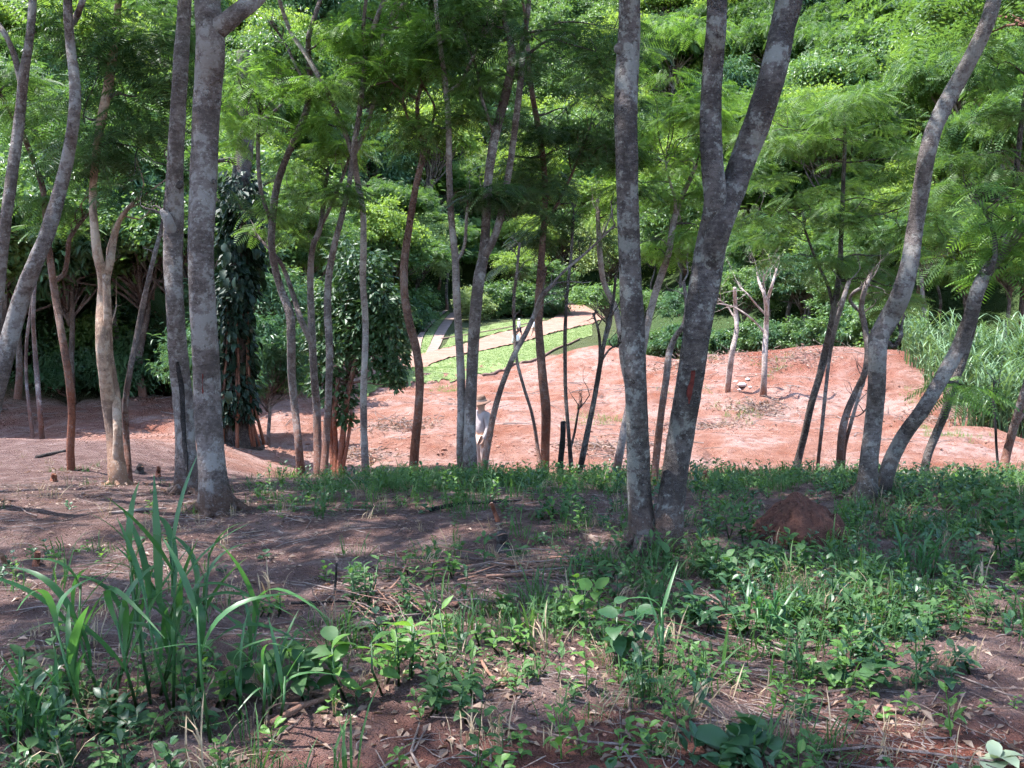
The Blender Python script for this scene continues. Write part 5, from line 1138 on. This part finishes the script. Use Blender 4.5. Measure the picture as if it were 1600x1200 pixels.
HERO = [
 ('dark broad-leaved plant left of the slender grass shoot', 985, 1035, .26, 8, .13, 'weed_dark', 'heart', 3, .06),
 ('bright broad-leaved weed, leftmost in the row of sunlit leaves', 440, 1075, .20, 7, .10, 'weed_bright', 'heart', 3, .06),
 ('green broad-leaved weed with dark drooping leaves before the stick heap', 520, 1090, .26, 8, .11, 'weed', 'heart', 4, .08),
 ('sunlit broad-leaved weed at the middle of the leafy row', 600, 1075, .24, 7, .11, 'weed_bright', 'ov', 4, .09),
 ('tall-stemmed sunlit weed at the right end of the leafy row', 668, 1060, .26, 8, .10, 'weed_bright', 'ov', 3, .07),
 ('rounded bushy green weed below the leafy row', 712, 1108, .16, 11, .07, 'weed', 'ov', 9, .08),
 ('leafy green weed right of the stick heap', 690, 905, .15, 9, .08, 'weed_bright', 'ov', 3, .06),
 ('pair of upright bright weed shoots left of the leafy green weed', 640, 895, .14, 7, .07, 'weed_bright', 'ov', 2, .04),
 ('small bright fern-like weed at the left on bare soil', 425, 965, .12, 12, .05, 'weed_bright', 'ov', 4, .04),
 ('leafy vine bush growing over a stub behind the stick heap', 572, 955, .30, 13, .06, 'weed', 'ov', 9, .07),
 ('young five-leaved plant at the right edge of the weeds', 1540, 975, .20, 9, .11, 'weed', 'ov', 1, .0),
 ('broad bluish-leaved weed low among grass at right', 1420, 985, .12, 7, .10, 'weed', 'heart', 3, .08),
 ('leafy green weed left of the young five-leaved plant', 1455, 990, .18, 9, .08, 'weed', 'ov', 4, .08),
 ('large dark-leaved plant near the bottom edge right of center', 1180, 1180, .10, 6, .17, 'weed_dark', 'heart', 2, .05),
 ('dark leafy plant at the bottom edge left of the large dark leaves', 1110, 1190, .09, 7, .09, 'weed_dark', 'ov', 3, .08),
 ('small four-leaved seedling at the bottom edge', 1015, 1178, .06, 4, .07, 'weed', 'ov', 1, 0),
 ('wilting broad leaf plant right of the short bright blade', 1335, 1075, .12, 6, .12, 'weed', 'heart', 2, .05),
 ('small seedling below the wilting broad leaf plant', 1325, 1130, .08, 6, .06, 'weed', 'ov', 2, .04),
 ('tall leafy weed with pointed leaves at the right edge', 1580, 880, .35, 11, .12, 'weed', 'ov', 4, .12),
 ('spreading pointed-leaf weed above the bare red patch at right', 1560, 830, .38, 12, .13, 'weed', 'ov', 5, .15),
 ('leafy green weed left of the soil mound', 1150, 845, .28, 10, .12, 'weed', 'ov', 4, .10),
 ('bright leafy weed in front of the soil mound', 1250, 880, .16, 9, .09, 'weed_bright', 'ov', 5, .12),
 ('green leafy weed at the foot of the soil mound, left end', 1195, 895, .22, 10, .10, 'weed', 'ov', 5, .12),
 ('leafy green weed right of the big forked tree base', 1105, 905, .18, 9, .10, 'weed', 'heart', 5, .12),
 ('pale leafy seedling cluster on bare soil left of the forked tree', 860, 812, .14, 9, .08, 'weed', 'heart', 4, .08),
 ('bright heart-leaved weed left of the dark broad-leaved plant', 915, 985, .24, 7, .10, 'weed_bright', 'heart', 3, .06),
 ('dark leafy weed at the left edge below the grass clump', 45, 1120, .16, 8, .09, 'weed_dark', 'ov', 4, .08),
 ('bright leafy weed at the foot of the tall grass clump', 345, 1085, .13, 8, .07, 'weed_bright', 'ov', 7, .10),
 ('dark leafy weed under the tall grass clump', 190, 1150, .12, 8, .09, 'weed_dark', 'ov', 4, .09),
 ('green leafy weed left of the tall grass clump', 85, 1075, .24, 8, .09, 'weed', 'ov', 4, .08),
 ('leafy weed above the bottom bare red patch', 1500, 1060, .12, 8, .08, 'weed_dark', 'ov', 4, .1),
 ('leafy green weed under the grass clump with arching blades', 1375, 935, .16, 9, .09, 'weed', 'ov', 5, .1),
 ('dense leafy weed between the shoot and the bushy grass clump', 1110, 985, .16, 9, .09, 'weed_dark', 'ov', 5, .1),
 ('leafy sunlit weed patch left of the big forked tree base', 945, 905, .12, 8, .08, 'weed', 'ov', 5, .1),
 ('sunlit weed patch below the fallen sticks at center', 790, 1005, .12, 8, .07, 'weed_bright', 'ov', 6, .1),
 ('green weed patch right of the rounded bushy weed', 860, 965, .12, 8, .07, 'weed', 'ov', 6, .1),
]
for q, (lab, x, y, h, nl, L, mat, shp, sts, sprd) in enumerate(HERO):
    leafy(lab, x, y, h, nl, L, mat, q, shp, sts, sprd)
leafy('wilted whitish cut leaves lying at the bottom right corner', 1555, 1192, .03, 5, .13, 'pale_cut', 44, 'heart', 1, 0, 'cut_leaf_sprig', 'leaf sprig')

# smaller individual weeds, copies of a few plants
PROTO = []
for k, (hd, mat) in enumerate([(herb(21, 9, .11, .055, .15), 'weed'), (herb(22, 12, .10, .045, .22), 'weed_bright'), (herb(23, 8, .13, .07, .12), 'weed_dark'), (herb(24, 14, .09, .03, .28), 'weed')]):
    PROTO.append(mesh_np('leafy_weed', hd[0], hd[1], M[mat], np.clip(hd[2] + np.random.default_rng(k).normal(0, .15, len(hd[2])), 0, 1), True))
P, rng = near_points(150, 95, 1.6, 0.0, 12.5)
def wzone(P):
    px, py = to_px(P)
    hz = [w for l, w in ((300, 'at left'), (480, 'by the scarred trunk'), (650, 'left of center'), (800, 'at center'), (980, 'left of the forked tree'), (1150, 'by the forked tree'), (1330, 'by the soil mound'), (9999, 'at right')) if px < l][0]
    return hz
its = []
KN = ['green ovate-leaved', 'bright green upright', 'dark broad-leaved', 'slim narrow-leaved']
for p in P:
    k = int(rng.integers(4)); z = wzone(p)
    o = add('leafy_weed', PROTO[k], None, p, (rng.normal(0, .08), rng.normal(0, .08), rng.uniform(0, 6.28)), rng.uniform(.5, 1.05))
    tag(o, 'x', 'weed', f"small {KN[k]} weeds on the near bank"); q = to_px(p)
    its.append((o, f"small {KN[k]} weed {'near the bottom edge' if q[1] > 1050 else ('halfway up the bank' if q[1] > 880 else 'near the crest')} {z}", q[0]))
uniq(its)

# ------------------------------------------------------------------ soil mound, stumps, fallen wood, stones
def mound():
    b = gp(1262, 852); w = 80 * b[1] / F; hh = 58 * b[1] / F
    n, m_ = 90, 46; a = np.linspace(0, 2 * math.pi, n, endpoint=False); r = np.linspace(0, 1, m_)
    R, A = np.meshgrid(r, a, indexing='ij'); X = R * np.cos(A) * w * 1.08; Y = R * np.sin(A) * w * .9 + .25
    Z = hh * (1 - R ** 2.2) ** .8 * (1 + .5 * vnoise(X, Y, .3, 3)) * 1.02 + .11 * vnoise(X, Y, .11, 4) * (1 - R) ** .3 + .07 * vnoise(X, Y, .05, 5) * (R < .95)
    Z = np.where(R > .97, -.08, Z) + H(b[0] + X, b[1] + Y) - b[2]
    V = np.stack([X, Y, Z], -1).reshape(-1, 3); i, j = np.meshgrid(np.arange(m_ - 1), np.arange(n), indexing='ij'); j2 = (j + 1) % n
    Fc = np.stack([i * n + j, (i + 1) * n + j, (i + 1) * n + j2, i * n + j2], -1).reshape(-1, 4)
    o = add('soil_mound', mesh_np('soil_mound', V, Fc, M['mound'], None, True), None, b); tag(o, 'rounded dark red soil mound at the foot of the S-shaped trunk', 'mound')
mound()
def stump(label, path, d, mat='bark_dark', name='stump'):
    P = trunk_path(path, d, True); b = np.array([P[0, 0], P[0, 1], float(H(P[0, 0], P[0, 1]))]); C = catmull(P, 14); g = Geo()
    g.put(*tube(C[:, :3], C[:, 3], 10, .15, int(path[0][0]), True, .35))
    t = thing(name, label, 'stump', b); add('trunk', g.mesh('trunk', M[mat], True, b), t)
    r = C[-1, 3]; c = C[-1, :3] + (C[-1, :3] - C[-2, :3]) * .05; a = np.linspace(0, 6.283, 10, endpoint=False)
    V = np.vstack([c + [0, 0, .008], np.stack([c[0] + r * .9 * np.cos(a), c[1] + r * .9 * np.sin(a), c[2] + .006 + .25 * r * np.sin(a * 1.5)], 1)]) - b
    add('cut_face', mesh_np('cut_face', V, np.array([(0, 1 + q, 1 + (q + 1) % 10) for q in range(10)]), M['dead' if mat != 'char' else 'char'], None, False), t)
stump('tall charred black stump standing at the edge of the bank', [(874, 752, 11), (876, 720, 10), (879, 690, 9), (880, 660, 9)], 15.2, 'char')
def gstump(label, x, y, hpx, w, mat, lean=0):
    d = gp(x, y)[1]; stump(label, [(x, y, w * 1.15), (x + lean * .5, y - hpx * .5, w), (x + lean, y - hpx, w * .9)], d, mat)
gstump('short dark stump on bare soil left of the forked tree', 787, 862, 26, 20, 'bark_dark', -3)
gstump('thin reddish stub beside a fallen dark branch at center', 778, 815, 28, 7, 'bark_red', -10)
gstump('leaning orange-brown stake at the left edge', 16, 900, 34, 8, 'bark_peel', -14)
gstump('small broken stub right of the leaning stake', 56, 885, 20, 10, 'bark_red', 3)
gstump('tiny dark stub on the pale soil at far left', 84, 752, 9, 9, 'bark_red', 0)
gstump('small stub left of the hollow trunk', 247, 745, 14, 7, 'bark_red', 1)
gstump('small twin stub behind the stub left of the hollow trunk', 218, 740, 10, 12, 'bark_dark', 1)
gstump('thin dark stick stub standing left of the stick heap', 522, 940, 60, 4, 'bark_dark', 4)
gstump('upright reddish stub at the foot of the slim trio', 1102, 752, 14, 8, 'bark_red', 0)
def stick(label, pts, w, mat='twig', name='fallen_branch', lift=.02, forks=()):
    P = []
    for (x, y, *l) in pts:
        g_ = gp(x, y); P.append((*(g_ + [0, 0, (l[0] if l else lift)]), w * g_[1] / F / 2))
    P = np.array(P); b = P[0, :3].copy(); C = catmull(P, 20); t = thing(name, label, 'branch', b); g = Geo()
    g.put(*tube(C[:, :3], C[:, 3] * np.linspace(1.1, .6, 20), 8, .15, int(pts[0][0]))); add('stem', g.mesh('stem', M[mat], True, b), t)
    rng = np.random.default_rng(int(pts[0][0]))
    for f in forks:
        c = C[int(f * 19), :3]; e = c + [rng.uniform(-.2, .2), rng.uniform(-.15, .15), 0]; e[2] = float(H(e[0], e[1])) + rng.uniform(.02, .1); g = Geo(); limb(g, c, e, C[int(f * 19), 3] * .6, .002, .05, 6, 5, rng=rng)
        add('twig', g.mesh('twig', M[mat], True, b), t)
STK = [
 ('gray fallen branch slanting up to the right at bottom center', [(425, 1138), (470, 1112), (510, 1098), (535, 1082)], 11, 'dead', (.5, .8)),
 ('thick short log lying under the leafy vine bush', [(555, 985), (585, 980), (610, 972), (620, 968)], 14, 'twig', (.6,)),
 ('long dark fallen branch lying left to right below the crest', [(672, 800), (710, 792), (760, 788), (815, 785)], 7, 'char', (.3, .7)),
 ('long pale stick right of the short dark stump', [(760, 905), (820, 902), (880, 903), (925, 906)], 5, 'dead', (.3, .7)),
 ('long pale stick lying left of the forked tree base', [(800, 888), (860, 876), (920, 872)], 4, 'dead', (.4,)),
 ('pale stick leaning on the base of the big forked tree', [(990, 885), (1005, 860, .12), (1020, 835, .28)], 5, 'dead', ()),
 ('pale stick crossing the soil below the shoot', [(1065, 985), (1110, 985), (1150, 990)], 4, 'dead', (.5,)),
 ('long thin stick on dark soil left of the short bright blade', [(1100, 1020), (1160, 1030), (1230, 1042)], 4, 'dead', (.6,)),
 ('dark fallen branch at the left edge', [(0, 1035), (50, 1020), (110, 1018)], 8, 'dead', (.5,)),
 ('thin dark branch under the reddish leaning trunk', [(58, 716), (85, 710), (112, 704)], 6, 'bark_dark', ()),
 ('thin stick behind the tall grass clump', [(170, 805), (220, 800), (260, 798)], 5, 'twig', (.5,)),
 ('short dark stick on soil left of the stick stub', [(455, 948), (500, 946), (545, 945)], 5, 'char', ()),
 ('stick slanting up beside the stick stub', [(590, 940), (620, 925, .06), (640, 905, .14)], 4, 'dead', ()),
 ('pale broken stick left of the bright heart-leaved weed', [(752, 1040), (765, 1060), (780, 1072)], 6, 'dead', ()),
 ('pale stick lying across dark soil at bottom right', [(1265, 1145), (1320, 1150), (1370, 1152)], 5, 'dead', (.5,)),
 ('brown branch under weeds right of the bushy grass clump', [(1200, 1010), (1240, 1018), (1290, 1016)], 7, 'twig', (.4, .7)),
]
for lab, pts, w, mat, fk in STK: stick(lab, pts, w, mat, forks=fk)
def stick_heap():
    b = gp(605, 960); t = thing('stick_heap', 'heap of thin dry sticks right of the leafy vine bush', 'stick heap', b); rng = np.random.default_rng(4)
    for k in range(46):
        a = rng.normal(2.6, .6); L = rng.uniform(.15, .5); c = np.array([rng.normal(.05, .2), rng.normal(0, .14), 0]); z = float(H(b[0] + c[0], b[1] + c[1])) - b[2] + rng.uniform(.01, .12)
        e0 = c + [-L / 2 * math.cos(a), -L / 2 * math.sin(a), z - .01]; e1 = c + [L / 2 * math.cos(a), L / 2 * math.sin(a), z + rng.uniform(-.02, .06)]
        g = Geo(); limb(g, e0, e1, rng.uniform(.003, .006), .002, 0, 5, 5, .06, rng); add('stick', g.mesh('stick', M['dead' if k % 2 else 'twig'], True), t)
    b = gp(835, 890); t = thing('stick_heap', 'flat heap of pale sticks left of the big forked tree', 'stick heap', b)
    for k in range(34):
        a = rng.normal(.1, .35); L = rng.uniform(.25, .8); c = np.array([rng.normal(0, .3), rng.normal(0, .2), 0]); z = float(H(b[0] + c[0], b[1] + c[1])) - b[2] + rng.uniform(.01, .07)
        g = Geo(); limb(g, c + [-L / 2 * math.cos(a), -L / 2 * math.sin(a), z], c + [L / 2 * math.cos(a), L / 2 * math.sin(a), z + rng.uniform(-.02, .03)], rng.uniform(.004, .008), .002, 0, 5, 5, .06, rng); add('stick', g.mesh('stick', M['dead' if k % 3 else 'twig'], True), t)
stick_heap()
ROCK = [clod_mesh(700 + k, 'rock') for k in range(4)]
for q, (x, y, w, lab) in enumerate([(1160, 604, 14, 'largest pale stone in the heap between the bare field trees'), (1150, 598, 8, 'pale stone at the left of the heap between the bare field trees'), (1168, 594, 8, 'pale stone at the back of the heap between the bare field trees'), (1172, 606, 6, 'small pale stone at the right of the heap between the bare trees'), (1155, 610, 6, 'small pale stone at the front of the heap between the bare trees')]):
    b = gp(x, y, 24); r = w * b[1] / F / 2; o = add('stone', ROCK[q % 4], None, b + [0, 0, r * .2], (0, 0, q * 1.3), r); tag(o, lab, 'stone', 'pale stones on the red field')
CL = clod_mesh(720, 'clod')
for q, (x, y, w, lab) in enumerate([(708, 948, 22, 'orange clod of earth beside the stick heap'), (1390, 1105, 12, 'small orange clod on dark soil at bottom right'), (1372, 1143, 14, 'orange clod below the small seedling at bottom right'), (1535, 862, 16, 'crumbled red clod under the weeds at right edge'), (945, 1150, 9, 'tiny orange clod at the bottom edge')]):
    b = gp(x, y); r = w * b[1] / F / 2; o = add('soil_clod', CL, None, b + [0, 0, r * .25], (0, 0, q), (r, r, r * .8)); tag(o, lab, 'clod')
def brush(label, px, py, n, rad, seed):
    b = gp(px, py, 22); t = thing('brush_heap', label, 'brush heap', b); rng = np.random.default_rng(seed); g = Geo()
    for k in range(n):
        c = rng.normal(0, rad, 2) * [1, .7]; z = float(H(b[0] + c[0], b[1] + c[1])) - b[2] + rng.uniform(0, .18); a = rng.uniform(0, 6.28); L = rng.uniform(.3, 1.1)
        limb(g, [c[0], c[1], z], [c[0] + L * math.cos(a), c[1] + L * math.sin(a), z + rng.uniform(-.1, .3)], rng.uniform(.008, .02), .004, 0, 5, 4, .15, rng)
    tag(add('twigs', g.mesh('twigs', M['twig'], True), t), kind='stuff')
    g = Geo(); m_ = n * 7; x = rng.normal(0, rad, m_); y = rng.normal(0, rad * .7, m_)
    g.put(*scatter(*grid_leaf(.16, .07, 2, .25, .3), np.stack([x, y, H(b[0] + x, b[1] + y) - b[2] + rng.uniform(0, .12, m_)], 1), frames(rng.uniform(0, 6.28, m_), rng.normal(0, .4, m_), rng.normal(0, .6, m_)), rng.uniform(.5, 1.3, m_)))
    tag(add('dead_leaves', g.mesh('dead_leaves', M['dry_leaf']), t), kind='stuff')
brush('heap of dry brush at the foot of the bare forked tree', 1182, 640, 60, .7, 1)
brush('scatter of dry brush on the field left of the thin forked trunks', 625, 668, 50, .9, 2)
brush('scatter of dry brush behind the right stem of the forked tree', 1100, 670, 60, 1.0, 3)
brush('dry brush along the hedge left of the bare snag pole', 1085, 565, 70, 1.4, 4)
brush('scatter of dry brush in the middle of the red field', 940, 700, 40, .8, 5)
brush('dry brush below the tall cane grass', 1490, 655, 70, 1.0, 6)
brush('dry brush at the crown of the red mound', 1250, 555, 70, 1.5, 7)
brush('dry brush at the foot of the glossy dark tree', 560, 712, 40, .6, 8)
# timber edging between lawn and field
def edging(lab, pts, w=.16):
    P = np.array([gp(*p, 24) for p in pts]); b = P[0].copy(); C = catmull(P, 40); C[:, 2] = H(C[:, 0], C[:, 1]) + .08; g = Geo(); g.put(*tube(C, np.full(40, w), 6, .12, 9))
    o = add('timber_edging', g.mesh('timber_edging', M['kerb'], True, b), None, b); tag(o, lab, 'edging')
edging('low brown timber edging between the lawn and the red field', [(755, 588), (790, 578), (830, 566), (872, 545), (905, 531)], .085)
edging('low dark edging along the far side of the dirt road', [(690, 531), (740, 523), (790, 514), (850, 502)], .09)

# ------------------------------------------------------------------ PEOPLE
def skin_mesh(name, verts, edges, radii, root, mat, parent, sub=2):
    me = bpy.data.meshes.new(name); me.from_pydata([tuple(v) for v in verts], edges, []); me.materials.append(mat)
    o = add(name, me, parent); md = o.modifiers.new('skin', 'SKIN'); md.use_smooth_shade = True
    sv = me.skin_vertices[0].data
    for k, r in enumerate(radii): sv[k].radius = (r, r) if np.isscalar(r) else r
    for k in range(len(verts)): sv[k].use_root = (k == root)
    ss = o.modifiers.new('smooth', 'SUBSURF'); ss.levels = sub; ss.render_levels = sub
    return o
def person(label, P, heading, step=.0, top='white_cloth', legs='dark_cloth', shorts=False, hat=None, hair='hair', boots='boot', swing=.15, height=1.72):
    t = thing('person', label, 'person', P, None, (0, 0, heading)); s = height / 1.72; t.scale = (s, s, s)
    J = {'pel': (0, 0, .96), 'spi': (0, .01, 1.14), 'che': (0, .0, 1.33), 'nek': (0, 0, 1.47), 'hb': (0, .015, 1.55), 'hd': (0, .02, 1.63), 'ht': (0, .01, 1.70), 'nose': (0, .115, 1.60), 'eaL': (-.082, .0, 1.60), 'eaR': (.082, .0, 1.60)}
    E = [('pel', 'spi'), ('spi', 'che'), ('che', 'nek'), ('nek', 'hb'), ('hb', 'hd'), ('hd', 'ht'), ('hd', 'nose'), ('hd', 'eaL'), ('hd', 'eaR')]
    Rr = {'pel': (.15, .11), 'spi': (.135, .1), 'che': (.16, .105), 'nek': .058, 'hb': .07, 'hd': (.082, .1), 'ht': .055, 'nose': .014, 'eaL': .018, 'eaR': .018}
    for sd, q in (('L', -1), ('R', 1)):
        f = step * q
        J.update({'hip' + sd: (.09 * q, 0, .90), 'kn' + sd: (.1 * q, f * .55 + .03, .50), 'an' + sd: (.1 * q, f * 1.05 - .02, .09 + .06 * max(0, -f)), 'to' + sd: (.115 * q, f * 1.05 + .15, .04),
                  'sh' + sd: (.18 * q, 0, 1.41), 'el' + sd: (.235 * q, -swing * q * .5 - .03, 1.13), 'wr' + sd: (.23 * q, -swing * q + .07, .90), 'pa' + sd: (.225 * q, -swing * q + .09, .83)})
        Rr.update({'hip' + sd: .095, 'kn' + sd: .062, 'an' + sd: .042, 'to' + sd: .04, 'sh' + sd: .062, 'el' + sd: .042, 'wr' + sd: .028, 'pa' + sd: (.04, .02)})
        E += [('pel', 'hip' + sd), ('hip' + sd, 'kn' + sd), ('kn' + sd, 'an' + sd), ('an' + sd, 'to' + sd), ('che', 'sh' + sd), ('sh' + sd, 'el' + sd), ('el' + sd, 'wr' + sd), ('wr' + sd, 'pa' + sd)]
        px_, py_, pz_ = J['pa' + sd]
        for fi in range(4):
            a = f'f{fi}{sd}'; b2 = f'g{fi}{sd}'; off = (fi - 1.5) * .02; Lf = (.055, .065, .06, .045)[fi]
            J[a] = (px_ - .004 * q, py_ - off, pz_ - .05); J[b2] = (px_ - .02 * q, py_ - off, pz_ - .05 - Lf)
            Rr[a] = .0095; Rr[b2] = .008; E += [('pa' + sd, a), (a, b2)]
        J['th' + sd] = (px_ - .02 * q, py_ + .05, pz_ - .01); J['ti' + sd] = (px_ - .03 * q, py_ + .065, pz_ - .05); Rr['th' + sd] = .011; Rr['ti' + sd] = .009; E += [('pa' + sd, 'th' + sd), ('th' + sd, 'ti' + sd)]
    ks = list(J); ix = {k: n for n, k in enumerate(ks)}
    skin_mesh('body', [J[k] for k in ks], [(ix[a], ix[b]) for a, b in E], [Rr[k] for k in ks], 0, M['skin'], t)
    def cloth(name, keys, edges, grow, mat, over={}):
        kk = list(keys); jx = {k: n for n, k in enumerate(kk)}
        rr = [over.get(k, tuple(np.array(Rr[k]) * 1 + grow) if not np.isscalar(Rr[k]) else Rr[k] + grow) for k in kk]
        skin_mesh(name, [J[k] for k in kk], [(jx[a], jx[b]) for a, b in edges], rr, 0, M[mat], t)
    cloth('shirt', ['pel', 'spi', 'che', 'shL', 'shR', 'elL', 'elR', 'wrL', 'wrR'], [('pel', 'spi'), ('spi', 'che'), ('che', 'shL'), ('che', 'shR'), ('shL', 'elL'), ('shR', 'elR'), ('elL', 'wrL'), ('elR', 'wrR')], .028, top, {'pel': (.175, .135), 'elL': .066, 'elR': .066, 'wrL': .05, 'wrR': .05})
    end = ['knL', 'knR'] + ([] if shorts else ['anL', 'anR'])
    cloth('shorts' if shorts else 'trousers', ['pel', 'hipL', 'hipR'] + end, [('pel', 'hipL'), ('pel', 'hipR'), ('hipL', 'knL'), ('hipR', 'knR')] + ([] if shorts else [('knL', 'anL'), ('knR', 'anR')]), .022, legs, {'knL': .095, 'knR': .095, 'anL': .07, 'anR': .07})
    for sd in 'LR':
        a, b2 = J['an' + sd], J['to' + sd]; up = (a[0], a[1] - .01, a[2] + (.22 if hat else .03))
        skin_mesh('boot' if hat else 'shoe', [a, b2, up, (a[0], a[1] - .05, .045)], [(0, 1), (0, 2), (0, 3)], [.058, .048, .062, .05], 0, M[boots], t)
    # hair cap
    h = np.array(J['hd']); n, m_ = 14, 7; V = [h + [0, -.005, .115]]
    for i_ in range(1, m_):
        th = i_ / (m_ - 1) * 1.75
        for k in range(n):
            a = 2 * math.pi * k / n; fr = max(0, math.sin(a)); tt = th * (1 - .35 * fr)
            V.append(h + [.098 * math.sin(tt) * math.cos(a), .112 * math.sin(tt) * math.sin(a) - .008, .118 * math.cos(tt)])
    Fc = [(0, 1 + k, 1 + (k + 1) % n) for k in range(n)]
    for i_ in range(m_ - 2):
        for k in range(n): Fc += [(1 + i_ * n + k, 1 + (i_ + 1) * n + k, 1 + (i_ + 1) * n + (k + 1) % n), (1 + i_ * n + k, 1 + (i_ + 1) * n + (k + 1) % n, 1 + i_ * n + (k + 1) % n)]
    add('hair', mesh_np('hair', np.array(V), np.array(Fc), M[hair], None, True), t)
    if hat:
        prof = [(.0, .155), (.06, .15), (.088, .12), (.102, .06), (.106, .03), (.118, .022), (.15, .008), (.19, -.012), (.188, -.02), (.15, .0), (.105, .012)]
        n = 24; a = np.linspace(0, 2 * math.pi, n, endpoint=False); V = np.array([[(r + .001) * np.cos(x), 1.1 * (r + .001) * np.sin(x), z - .02 * (r > .14) * math.sin(x)] for r, z in prof for x in a])
        Fc = np.array([(i_ * n + k, i_ * n + (k + 1) % n, (i_ + 1) * n + (k + 1) % n, (i_ + 1) * n + k) for i_ in range(len(prof) - 1) for k in range(n)])
        ht = add('hat', mesh_np('hat', V, Fc, M[hat], None, True), t, h + [0, -.005, .035], (-.12, 0, 0))
        V = np.array([[r * np.cos(x), 1.1 * r * np.sin(x), z] for r, z in ((.1085, .03), (.107, .058)) for x in a])
        add('hat_band', mesh_np('hat_band', V, np.array([(k, (k + 1) % n, n + (k + 1) % n, n + k) for k in range(n)]), M['sand_cloth'], None, True), ht)
    return t
c = at(753, 700, 18.3); c[2] = float(H(c[0], c[1]))
person('person in a brown hat, sand-coloured clothes and white boots behind the leaning trunk', c, 2.2, .06, 'gray_cloth', 'sand_cloth', False, 'hat', swing=.04, height=1.70)
c = gp(811, 529, 60); person('walker in a white shirt and dark shorts on the dirt road', c, -1.3, .26, 'white_cloth', 'dark_cloth', True, None, 'white_cloth')
c = gp(806, 556, 50); person('person in a white shirt and dark trousers standing at the lawn edge', c, .6, .05, 'white_cloth', 'dark_cloth', False, None, 'hair', 'dark_cloth', .05)
c = gp(834, 528, 60); person('white-shirted walker half hidden behind the dark brown trunk', c, -1.2, .2, 'white_cloth', 'sand_cloth', True, None, 'hair')

# ------------------------------------------------------------------ air
HAZE = False
hz = bpy.data.materials.new('haze'); hz.use_nodes = True; t_ = hz.node_tree; t_.nodes.remove(t_.nodes["Principled BSDF"])
pv = t_.nodes.new("ShaderNodeVolumePrincipled"); pv.inputs['Color'].default_value = (0.86, 0.93, 1.0, 1); pv.inputs['Density'].default_value = 0.0002; pv.inputs['Anisotropy'].default_value = 0.3
t_.links.new(pv.outputs[0], t_.nodes["Material Output"].inputs['Volume'])
zlo = float(GZ.min()) - 1.5; zhi = float(GZ.max()) + 30
V = [(x, y, z) for z in (zlo, zhi) for x, y in ((-440, -62), (440, -62), (440, 460), (-440, 460))]
if HAZE:
    o = add('haze', mesh_np('haze', V, [(0, 3, 2, 1), (4, 5, 6, 7), (0, 1, 5, 4), (1, 2, 6, 5), (2, 3, 7, 6), (3, 0, 4, 7)], hz))
    tag(o, 'thin pale air over the valley', 'haze', kind='stuff')
